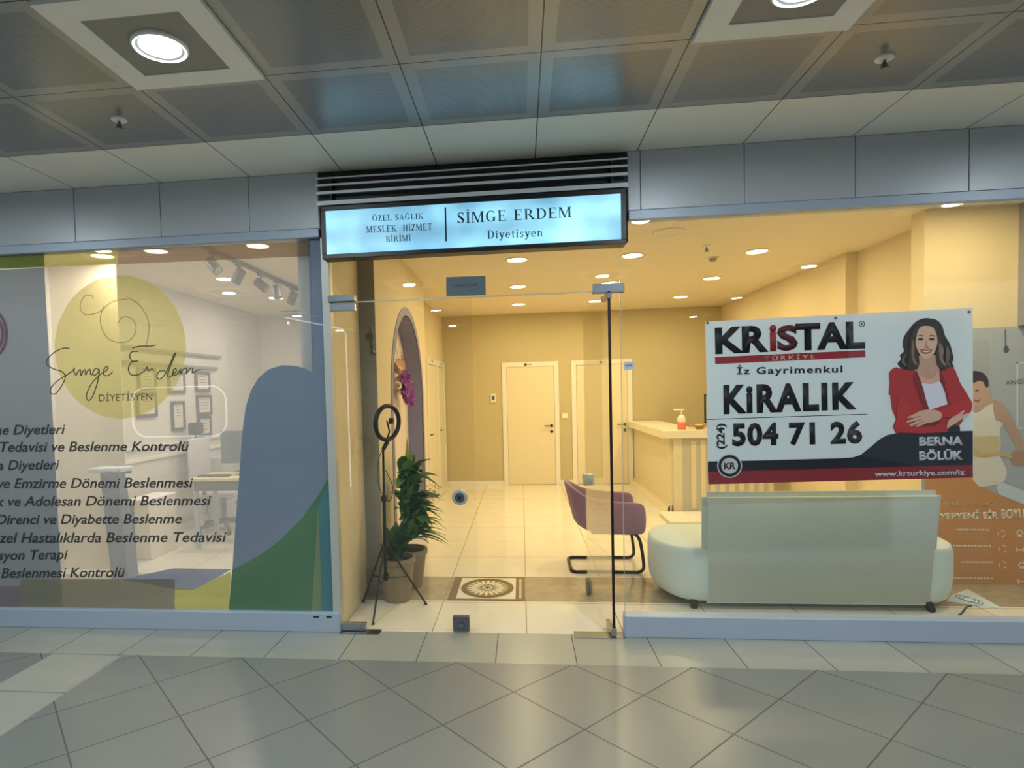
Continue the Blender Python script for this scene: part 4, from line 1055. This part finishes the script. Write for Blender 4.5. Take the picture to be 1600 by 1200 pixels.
pf('top_print', [(240, 474), (300, 482), (352, 462), (378, 500), (398, 560), (404, 606), (290, 642), (268, 580), (254, 520)], 3, (236, 232, 246), 1)
pf('lapel_print', [(205, 398), (220, 420), (252, 530), (285, 640), (262, 640), (215, 520), (190, 440)], 4, (140, 26, 30), 2)
pf('lapel_print', [(352, 395), (372, 420), (390, 480), (408, 570), (420, 605), (402, 600), (386, 530), (362, 470)], 4, (140, 26, 30), 2)
pf('face_print', [(204, 190), (206, 150), (232, 124), (270, 116), (308, 124), (334, 158), (340, 205), (332, 255), (312, 296), (270, 324), (234, 300), (212, 262), (202, 225)], 4, (240, 192, 164))
pf('hair_lock_print', [(268, 104), (240, 118), (218, 146), (206, 190), (202, 240), (214, 290), (226, 330), (222, 370), (196, 392), (150, 380), (160, 300), (168, 200), (196, 130), (240, 98)], 5, (62, 44, 40), 2)
pf('hair_lock_print', [(268, 104), (300, 116), (326, 146), (338, 190), (341, 240), (330, 290), (332, 340), (350, 380), (400, 390), (384, 340), (372, 280), (366, 200), (340, 130), (300, 98)], 5, (62, 44, 40), 2)
pf('hair_highlight_print', [(186, 200), (196, 250), (194, 310), (214, 360), (190, 350), (176, 290)], 6, (140, 110, 86))
pf('hair_highlight_print', [(352, 220), (380, 270), (372, 320), (400, 370), (366, 350), (350, 300)], 6, (150, 122, 98))
pf('hair_highlight_print', [(150, 290), (128, 330), (150, 370), (118, 350), (124, 312)], 6, (124, 100, 82))
pf('hair_highlight_print', [(398, 240), (420, 290), (408, 340), (424, 366), (396, 350), (392, 290)], 6, (124, 100, 82))
for x in (234, 304):
    pf('eye_print', [(x-18, 200), (x-4, 192), (x+14, 196), (x+18, 203), (x, 208)], 5, (52, 38, 36))
    pf('eyebrow_print', [(x-22, 182), (x-4, 173), (x+20, 178), (x+20, 183), (x-4, 179)], 5, (70, 48, 42), 1)
pf('nose_print', [(268, 205), (276, 240), (290, 252), (274, 258), (256, 252), (266, 238)], 5, (198, 146, 122))
pf('lips_print', [(230, 266), (252, 264), (270, 268), (290, 264), (308, 262), (292, 284), (268, 292), (244, 286)], 5, (176, 84, 80), 2)
pf('teeth_print', [(240, 270), (268, 274), (298, 268), (282, 280), (256, 281)], 6, (236, 228, 222), 2)
pf('sleeve_print', [(100, 560), (160, 600), (190, 640), (300, 650), (360, 640), (470, 590), (545, 580), (556, 620), (530, 665), (440, 690), (370, 690), (300, 720), (400, 740), (395, 780), (90, 782), (84, 700)], 5, (200, 44, 44), 2)
pf('sleeve_fold_print', [(170, 690), (260, 720), (330, 720), (360, 700), (330, 740), (240, 745), (180, 725)], 6, (132, 24, 28))
pf('hand_print', [(368, 670), (340, 645), (280, 640), (235, 648), (200, 665), (160, 684), (152, 694), (200, 690), (150, 712), (156, 722), (212, 706), (166, 734), (176, 744), (230, 722), (200, 744), (216, 748), (268, 726), (320, 716), (358, 700)], 7, (230, 182, 156), 2)
for a_, b_ in (((165, 702), (232, 682)), ((172, 728), (240, 700)), ((200, 742), (255, 712))):
    bm = bmesh.new(); stroke(bm, [crop5(*a_), crop5((a_[0]+b_[0])/2, (a_[1]+b_[1])/2-3), crop5(*b_)], BP[8], .7); mk('finger_line_print', bm, mat('finger line', (150, 100, 84), .5), t)
pf('hand_print', [(400, 760), (404, 715), (430, 690), (470, 668), (500, 645), (512, 650), (490, 672), (530, 662), (534, 672), (490, 702), (450, 728), (415, 748)], 7, (230, 186, 160), 2)
pf('trousers_print', [(400, 782), (408, 760), (450, 735), (478, 742), (482, 782)], 6, (34, 30, 36), 1)
bm = bmesh.new()
for q in ([(270, 395), (290, 430), (304, 448)], [(332, 392), (318, 430), (304, 448)]): stroke(bm, [crop5(*p) for p in q], BP[4], .5)
mk('necklace_print', bm, mat('gold ink', (200, 160, 90), .4), t)

# ================================================================== LEFT WINDOW FILM
t = thing('window_film', 'translucent printed film with dietitian logo and text list on left window', 'window graphic', at(250, 955, Y=.01))
FY = .010
F_B = film('slate blue film', (146, 158, 178), .93, .12); F_BL = film('blue grey film', (158, 166, 176), .80, .3)
F_G = film('green film', (98, 142, 108), .9, .15); F_T = film('teal film', (96, 160, 168), .88, .3); F_LG = film('pale green film', (166, 184, 146), .75, .4)
F_YG = film('yellow green film', (206, 206, 128), .6, .5); F_O = film('olive film', (128, 142, 72), .85, .3); F_Y = film('lime film', (206, 200, 120), .42, .5)
F_C = film('chartreuse disc film', (214, 206, 138), .36, .45); F_LI = film('lilac film', (176, 180, 198), .72, .35); F_MV = film('mauve film', (176, 160, 166), .8, .4)
F_BE = film('khaki film', (176, 170, 150), .86, .4); F_TOPR = film('tan film', (170, 150, 128), .45, .5)
F_W = film('frosted film', (206, 208, 212), .26, .5)
# bottom left frosted base over the whole pane
fr_top = lambda x: 398-.0449*x
sheet('frosted_sheet', [(69, 396), (485, 377), (485, 952), (96, 950)], FY, F_W, t)
sheet('blue_panel', [(-60, 424), (69, 418), (83, 664), (98, 948), (-60, 948)], FY, F_BL, t)
sheet('olive_band', [(-60, 402), (69, 395.5), (69.5, 417), (-60, 423)], FY, F_O, t)
sheet('lime_band', [(69, 395.5), (184, 390), (184.5, 413), (69.5, 417)], FY-.0012, F_Y, t)
sheet('tan_band', [(184, 390), (484, 377), (484, 400), (184.5, 413)], FY-.0012, F_TOPR, t)
# slate shape with arched top, right strip
arch = [(485, 377), (503, 376.5)]+[(505, 400), (521, 780), (519.5, 800), (513, 745), (500, 770), (472, 809), (440, 842), (405, 868), (364, 889), (370, 790), (374, 740), (378, 680), (384, 635), (392, 610), (404, 590), (420, 577), (440, 570.5), (462, 571.5), (478, 576), (490, 584), (487.5, 500)]
sheet('slate_panel', [(485, 377), (504.5, 376), (505, 400), (519, 735), (500, 770), (472, 809), (440, 842), (405, 868), (363, 890), (370, 790), (374, 740), (378, 680), (384, 635), (392, 610), (404, 590), (420, 577), (440, 570.5), (462, 571.5), (478, 576), (490, 584), (487.5, 500)], FY-.0024, F_B, t)
sheet('green_panel', [(519, 735), (500, 770), (472, 809), (440, 842), (405, 868), (363, 890), (357, 953), (487, 956), (497, 790)], FY-.0024, F_G, t)
sheet('pale_green_sliver', [(497, 790), (487, 956), (503, 956.5), (500, 860)], FY-.0036, F_LG, t)
sheet('teal_strip', [(519, 735), (497, 788), (503, 956.5), (522, 957), (521, 800)], FY-.0024, F_T, t)
sheet('lilac_crescent', [(363, 889), (330, 889), (270, 888), (190, 905), (275, 921), (302, 922), (335, 905)], FY-.0012, F_LI, t)
sheet('yellow_green_panel', [(361, 893), (335, 905), (302, 922), (273, 918), (273, 953), (357, 953)], FY-.0012, F_YG, t)
sheet('khaki_band', [(32, 905), (273, 905), (273, 953), (32, 952)], FY-.0012, F_BE, t)
sheet('mauve_panel', [(-60, 916), (32, 916), (32, 952), (-60, 951)], FY-.0012, F_MV, t)
sheet('logo_disc', [(x, y) for x, y in arcpts(188, 542, 102.5, 112, 0, 352, 44)], FY-.0024, F_C, t)
M_PEN = film('pen grey ink', (96, 92, 74), .8, .2); M_PEN2 = film('thin line ink', (150, 140, 116), .45, .3)
def pen(name, lines, w, m):
    bm = bmesh.new()
    for l in lines: stroke(bm, l, FY-.0036, w)
    mk(name, bm, m, t)
def k1(u, v): return (u/2.963, 360+v/2.963)
S1 = [[(322, 548), (295, 545), (255, 562), (222, 592), (216, 618), (245, 640), (288, 655), (302, 680), (285, 720), (258, 755), (236, 755), (236, 730), (262, 700), (310, 668), (338, 648), (344, 636), (343, 655), (352, 672)],
      [(352, 672), (362, 652), (372, 645), (374, 672), (384, 652), (394, 645), (397, 670), (406, 650), (417, 644), (420, 668), (432, 660)],
      [(458, 645), (442, 640), (430, 660), (438, 672), (454, 656), (460, 645), (452, 700), (430, 765), (410, 788), (400, 765), (420, 715), (460, 670), (484, 655), (500, 640), (494, 630), (480, 645), (480, 668), (500, 672), (522, 655)],
      [(612, 545), (650, 536), (700, 536), (722, 530)], [(640, 560), (612, 562), (600, 582), (612, 604), (640, 604)], [(640, 604), (608, 612), (594, 640), (606, 668), (640, 668), (672, 648)],
      [(672, 648), (680, 632), (686, 650), (702, 642), (712, 648)], [(766, 652), (742, 650), (726, 672), (736, 690), (760, 672), (786, 620), (806, 574), (812, 572), (792, 620), (776, 668), (786, 680), (802, 664)],
      [(802, 664), (816, 652), (812, 640), (800, 652), (804, 672), (824, 664)], [(824, 664), (836, 642), (836, 664), (850, 642), (864, 640), (862, 664), (880, 640), (892, 640), (890, 660), (908, 650), (930, 644)]]
pen('signature', [[k1(*p) for p in l] for l in S1], 1.7, M_PEN)
S2 = [[(430, 318), (425, 302), (395, 302), (375, 330), (372, 360), (390, 388), (430, 388), (470, 370), (520, 330), (590, 318)], [(480, 350), (465, 400), (470, 450), (500, 500), (560, 520), (610, 500), (630, 450), (610, 410), (570, 400), (545, 430)], [(590, 310), (640, 340), (680, 400), (690, 460), (675, 540)]]
pen('flourish', [[k1(*p) for p in l] for l in S2], 1.1, M_PEN2)
text_on('lettering', 'DİYETİSYEN', [k1(458, 748), k1(705, 742), k1(705, 786), k1(458, 792)], M_PEN, t, Y=FY-.0036)
M_TX = film('charcoal lettering', (66, 70, 74), .85, .1)
LINES = [('ne Diyetleri', -8, 102), ('Tedavisi ve Beslenme Kontrolü', 0, 295), ('a Diyetleri', -4, 93), ('ve Emzirme Dönemi Beslenmesi', -4, 302),
         ('k ve Adolesan Dönemi Beslenmesi', -6, 330), ('Direnci ve Diyabette Beslenme', -6, 284), ('zel Hastalıklarda Beslenme Tedavisi', -2, 354), ('syon Terapi', -3, 106), ('Beslenmesi Kontrolü', 2, 195)]
BASE = (679.8, 706, 735, 763, 791, 819.6, 848, 875.5, 903)
for (s, x0_, x1_), yb_ in zip(LINES, BASE):
    dn = 4.6 if any(c in s for c in 'yp') else .3
    text_on('lettering', s, [(x0_, yb_-15.6), (x1_, yb_-17), (x1_, yb_+dn-1.4), (x0_, yb_+dn)], M_TX, t, Y=FY-.0036, bold=.014, shear=.22)
# round pink emblem at far left
pen('swirl_ring', [[(-14+24*math.cos(a/8*PI), 522+36*math.sin(a/8*PI)) for a in range(17)], [(-14+18*math.cos(a/8*PI), 522+27*math.sin(a/8*PI)) for a in range(17)]], 5, film('pink ring film', (156, 118, 132), .5, .3))

# ================================================================== CONSULTING ROOM
t = thing('spotlight_track', 'grey ceiling track running back over the consulting room', 'light track', (-2.5, 2.1, 2.72))
TX = -2.52; TZ = 2.735
M_SP = mat('spotlight grey', (64, 62, 58), .5)
mk('rail', box(TX-.018, TX+.018, .62, 3.9, TZ, TZ+.032, .003), M_SP, t)
mk('feed_box', box(TX-.022, TX+.022, 3.75, 3.9, TZ-.008, TZ, .002), M_SP, t)
sp_x = (333, 373, 408, 433, 457, 476); sp_y = (408, 430, 445, 459, 471, 480)
tilt = [(.6, -.2), (-.5, .2), (.75, -.1), (.1, -.1), (-.4, .3), (-.45, .2)]
words = ['first from the glass', 'second from the glass', 'third from the glass', 'fourth from the glass', 'fifth from the glass', 'last before the slate strip']
for i in range(6):
    p = at(sp_x[i], sp_y[i], X=TX); y = p.y; dx, dy = tilt[i]
    t = thing('track_spotlight', 'grey cylindrical spotlight clipped on the ceiling track, %s' % words[i], 'spotlight', (TX, y, TZ), 'track spotlights')
    bm = bmesh.new(); bx(bm, TX-.016, TX+.016, y-.05, y+.05, TZ-.02, TZ-.0005, .002); tube(bm, [(TX, y, TZ-.02), (TX, y, TZ-.07)], .008, 8); mk('mount', bm, M_SP, t)
    d = Vector((dx, dy, -.62)).normalized(); c_ = Vector((TX, y, TZ-.105))
    o = mk('can', tb([c_-d*.065, c_-d*.06, c_+d*.07], [.035, .044, .046], 20), M_SP, t, True)
    mk('lens', tb([c_+d*.0702, c_+d*.073], .036, 16), mat('spot lens', (120, 116, 104), .2), t)
# framed certificates on the left wall
fr = [(2.02, 2.33, 1.64, 1.87, 'top row, nearest the glass'), (2.55, 2.88, 1.60, 1.845, 'top row, middle'), (3.11, 3.44, 1.615, 1.86, 'top row, farthest from the glass'),
      (1.98, 2.32, 1.35, 1.612, 'directly under the one nearest the glass'), (2.585, 2.85, 1.175, 1.51, 'tall narrow, on its own beneath the middle one'), (3.12, 3.46, 1.33, 1.58, 'under the farthest one'), (3.13, 3.43, 1.07, 1.322, 'lowest of the farthest column')]
M_FR = mat('dark grey picture frame', (70, 64, 72), .4); M_PA = mat('certificate paper', (216, 208, 194), .6, noise=.06, scale=30)
for y0, y1, z0_, z1_, lab in fr:
    t = thing('framed_certificate', 'dark framed certificate on consulting room wall, %s' % lab, 'picture frame', (-3.9, (y0+y1)/2, z0_), 'framed certificates'); b = .035
    bm = bmesh.new(); X0, X1 = -3.8995, -3.875
    bx(bm, X0, X1, y0, y1, z1_-b, z1_, .003); bx(bm, X0, X1, y0, y1, z0_, z0_+b, .003); bx(bm, X0, X1, y0, y0+b, z0_+b, z1_-b); bx(bm, X0, X1, y1-b, y1, z0_+b, z1_-b)
    mk('frame', bm, M_FR, t); mk('paper', box(-3.899, -3.885, y0+b, y1-b, z0_+b, z1_-b), M_PA, t)
    bm = bmesh.new()
    for k in range(4): bx(bm, -3.885, -3.884, y0+b+.04+.01*k, y1-b-.05, z1_-b-.03-.035*k, z1_-b-.02-.035*k)
    mk('lettering', bm, mat('certificate ink', (140, 130, 120), .6), t)
for z, y1, lab in ((2.06, 3.72, 'upper thin grey wall ledge above the framed certificates'), (1.91, 3.62, 'lower thin grey wall ledge just above the framed certificates')):
    t = thing('wall_ledge', lab, 'shelf', (-3.9, 2.7, z)); mk('board', box(-3.8995, -3.865, 1.4, y1, z-.008, z+.008, .002), mat('ledge taupe', (140, 128, 118), .5), t)
    mk('lip', box(-3.865, -3.860, 1.4, y1, z-.012, z+.018, .002), MATS['ledge taupe'], t)
bm = bmesh.new(); bx(bm, -3.9, -3.88, 1.362, 5.0, .90, .94, .004); bx(bm, -3.9, -3.875, 1.362, 5.0, 1.03, 1.05, .004); bx(bm, -3.9, -3.885, 1.362, 5.0, 0, .1, .003)
struct('trim_14', bm, M_WHITE)
p = at(452, 505, Y=4.99); t = thing('wall_camera', 'small round white camera high on the consulting room rear wall', 'camera', p)
mk('dome', tb([p, p+Vector((0, -.03, 0)), p+Vector((0, -.05, 0))], [.05, .045, .02], 20), M_WHITE, t, True)
mk('lens', tb([p+Vector((0, -.05, 0)), p+Vector((0, -.055, 0))], .012, 12), emis('indicator light', (1, 1, 1), 6), t)
p = at(428, 487, Y=4.6); p.z = SZ; t = thing('air_vent', 'small dark slot vent in the consulting room ceiling near the rear wall', 'air vent', (-3.3, 4.7, SZ))
mk('frame', box(-3.45, -3.15, 4.62, 4.74, SZ-.008, SZ-.0005, .002), M_TRIM, t); mk('slot', box(-3.43, -3.17, 4.64, 4.72, SZ-.0095, SZ-.008), M_GREY, t)

# body scale
t = thing('body_analyser_scale', 'blue-grey standing body analyser scale with column and foot platform', 'scale', (-3.2, .8, 0))
M_BS = mat('blue grey housing', (98, 112, 138), .45); M_BS2 = mat('steel blue deck', (120, 132, 156), .4)
mk('platform', box(-3.38, -2.84, .62, .96, .002, .075, .02), M_BS2, t)
mk('column', pr([(-3.37, .80, .06), (-3.37, .93, .06), (-3.45, .93, .955), (-3.45, .83, .955)], (.15, 0, 0)), M_BS, t)
mk('head', box(-3.50, -3.22, .76, .94, .95, .985, .008), mat('console pale', (206, 214, 222), .4), t)
bm = bmesh.new()
for yy in (.74, .95): tube(bm, [(-3.40, .88, .93), (-3.34, yy, .93), (-3.26, yy, .93)], .012, 8)
mk('hand_grips', bm, M_GREY, t)
bm = bmesh.new()
for yy in (.68, .82): bx(bm, -3.2, -2.95, yy, yy+.08, .075, .078, .001)
mk('foot_plate', bm, M_CHROME, t)
mk('front_strip', box(-3.50, -3.25, .752, .76, .96, .972), mat('white light strip', (236, 240, 244), .3), t)

# desk, monitor, chair, computer tower, drawer unit
M_DK = mat('desk oak cream', (222, 210, 160), .45, noise=.05)
t = thing('office_desk', 'cream topped office desk in the consulting room', 'desk', (-2.85, 2.3, 0))
mk('desk_top', box(-3.35, -2.2, 1.95, 2.42, .70, .73, .004), M_DK, t)
mk('cable_tray', box(-3.3, -2.25, 1.96, 1.98, .60, .70, .003), M_GREY, t)
for x, y in ((-3.30, 2.0), (-2.25, 2.0), (-3.30, 2.38), (-2.25, 2.38)): mk('leg', box(x-.02, x+.02, y-.02, y+.02, 0, .70, .003), M_FRAME, t)
t = thing('office_monitor', 'slate grey computer monitor seen from behind on the office desk', 'monitor', (-2.85, 2.25, .73))
mk('screen_back', box(-3.13, -2.55, 2.21, 2.25, .85, 1.19, .006), mat('monitor slate', (98, 112, 130), .5), t)
mk('display', box(-3.12, -2.56, 2.25, 2.252, .86, 1.18), M_BLACK, t)
bm = bmesh.new(); prism(bm, [(-2.93, 2.20, .7305), (-2.83, 2.20, .7305), (-2.86, 2.20, .88), (-2.90, 2.20, .88)], (0, .02, 0)); bx(bm, -2.98, -2.78, 2.14, 2.32, .7305, .74, .003); mk('stand', bm, MATS['monitor slate'], t)
t = thing('keyboard', 'dark slim keyboard lying on the office desk beside the monitor', 'keyboard', (-3.1, 2.1, .73))
mk('case', box(-3.30, -2.98, 2.02, 2.14, .7305, .746, .003), M_GREY, t)
mk('keys', box(-3.29, -2.99, 2.03, 2.13, .746, .750), M_BLACK, t)
t = thing('computer_tower', 'white computer tower with dark front panel on consulting room floor', 'computer', (-3.7, 2.05, 0))
mk('case', box(-3.78, -3.55, 1.60, 2.05, .001, .56, .006), M_WHITE, t); mk('front_panel', box(-3.785, -3.70, 1.592, 1.60, .02, .545, .002), mat('tower slate', (96, 104, 118), .5), t)
mk('top_cover', box(-3.79, -3.545, 1.585, 2.06, .56, .58, .004), M_LPF, t)
t = thing('drawer_cabinet', 'pale grey low cabinet against the certificate wall', 'cabinet', (-3.7, 3.5, 0))
mk('body', box(-3.875, -3.66, 3.25, 3.9, .001, .80, .004), mat('cabinet grey', (196, 196, 198), .5), t)
for k in range(3):
    o = mk('drawer', box(-3.66, -3.645, 3.27, 3.88, .03+k*.26, .27+k*.26, .003), MATS['cabinet grey'], t); mk('handle', box(-3.645, -3.63, 3.5, 3.65, .2+k*.26, .215+k*.26, .002), M_GREY, o)
t = thing('office_chair', 'white high-back office chair on a grey five-star base behind the desk', 'office chair', (-3.45, 3.05, 0))
M_OC = mat('white mesh fabric', (200, 198, 200), .7); cx, cy = -3.45, 2.84
bm = bmesh.new()
for k in range(5):
    a = k*2*PI/5+.3; e = Vector((cx+.30*math.cos(a), cy+.30*math.sin(a), .075)); tube(bm, [(cx, cy, .12), e], [.03, .018], 8)
mk('star_base', bm, M_GREY, t)
for k in range(5):
    a = k*2*PI/5+.3; e = Vector((cx+.30*math.cos(a), cy+.30*math.sin(a), .03)); mk('castor', tb([e+Vector((-.015, 0, 0)), e+Vector((.015, 0, 0))], .03, 14), M_BLACK, t)
mk('gas_lift', tb([(cx, cy, .1), (cx, cy, .42)], .028, 12), M_STEEL, t)
mk('seat', box(cx-.25, cx+.25, cy-.24, cy+.24, .42, .50, .035, seg=4), M_OC, t, True)
bm = bmesh.new(); bx(bm, cx-.30, cx-.25, cy-.22, cy+.22, .55, 1.08, .022, seg=3); mk('backrest', bm, M_OC, t, True)
mk('headrest', box(cx-.33, cx-.27, cy-.13, cy+.13, 1.12, 1.26, .025, seg=3), M_BLACK, t, True)
for sg in (-1, 1):
    mk('armrest', tb([(cx-.1, cy+sg*.25, .46), (cx-.05, cy+sg*.29, .62), (cx+.1, cy+sg*.29, .66), (cx+.16, cy+sg*.29, .66)], .018, 8), M_GREY, t)
mk('back_support', tb([(cx-.1, cy, .43), (cx-.3, cy, .5), (cx-.31, cy, 1.15)], .015, 8), M_GREY, t)
# table with curtain at the rear
t = thing('side_curtain', 'pale vertical pleated curtain at the rear corner of the consulting room', 'curtain', (-2.2, 4.9, 0))
bm = bmesh.new(); prev = None
for k in range(60):
    x = -2.9+k*.02; y = 4.93+.02*math.sin(k*1.3); row = [bm.verts.new((x, y, .002)), bm.verts.new((x, y, 2.3))]
    if prev: bm.faces.new((prev[0], row[0], row[1], prev[1]))
    prev = row
o = mk('cloth', bm, mat('curtain blue white', (190, 204, 222), .8), t, 60); so = o.modifiers.new('thick', 'SOLIDIFY'); so.thickness = .003
mk('curtain_rail', tb([(-2.95, 4.93, 2.31), (-1.68, 4.93, 2.31)], .012, 8), M_STEEL, t)

# ================================================================== behind the viewer: lit outline of a kiosk, seen in the glass
M_LED = emis('white led line', (.9, .95, 1), 3)
t = thing('kiosk_outline_light', 'white light line outlining a kiosk across the corridor', 'light strip', (-2.87, -6, 0))
mk('light_line', tb([(-2.87, -6, .003), (-2.87, -6, 2.55), (-2.9, -5.9, 2.62), (-3.5, -5.0, 2.72)], .012, 6), M_LED, t)
mk('post', box(-2.97, -2.90, -6.04, -5.96, 0, 2.6), M_GREY, t)
t = thing('oval_outline_light', 'white rounded outline light on a stand across the corridor', 'light strip', (-5.85, -6, 0))
pts = []
for cx_, cz_, a0 in ((-5.25, 1.5, 0), (-6.45, 1.5, 90), (-6.45, 1.15, 180), (-5.25, 1.15, 270)):
    for k in range(7): a = math.radians(a0+15*k); pts.append((cx_+.25*math.cos(a), -6, cz_+.25*math.sin(a)))
mk('light_line', tb(pts, .012, 6, closed=True), M_LED, t)
mk('stand', box(-5.9, -5.8, -6.06, -6.014, 0, .82), M_GREY, t)
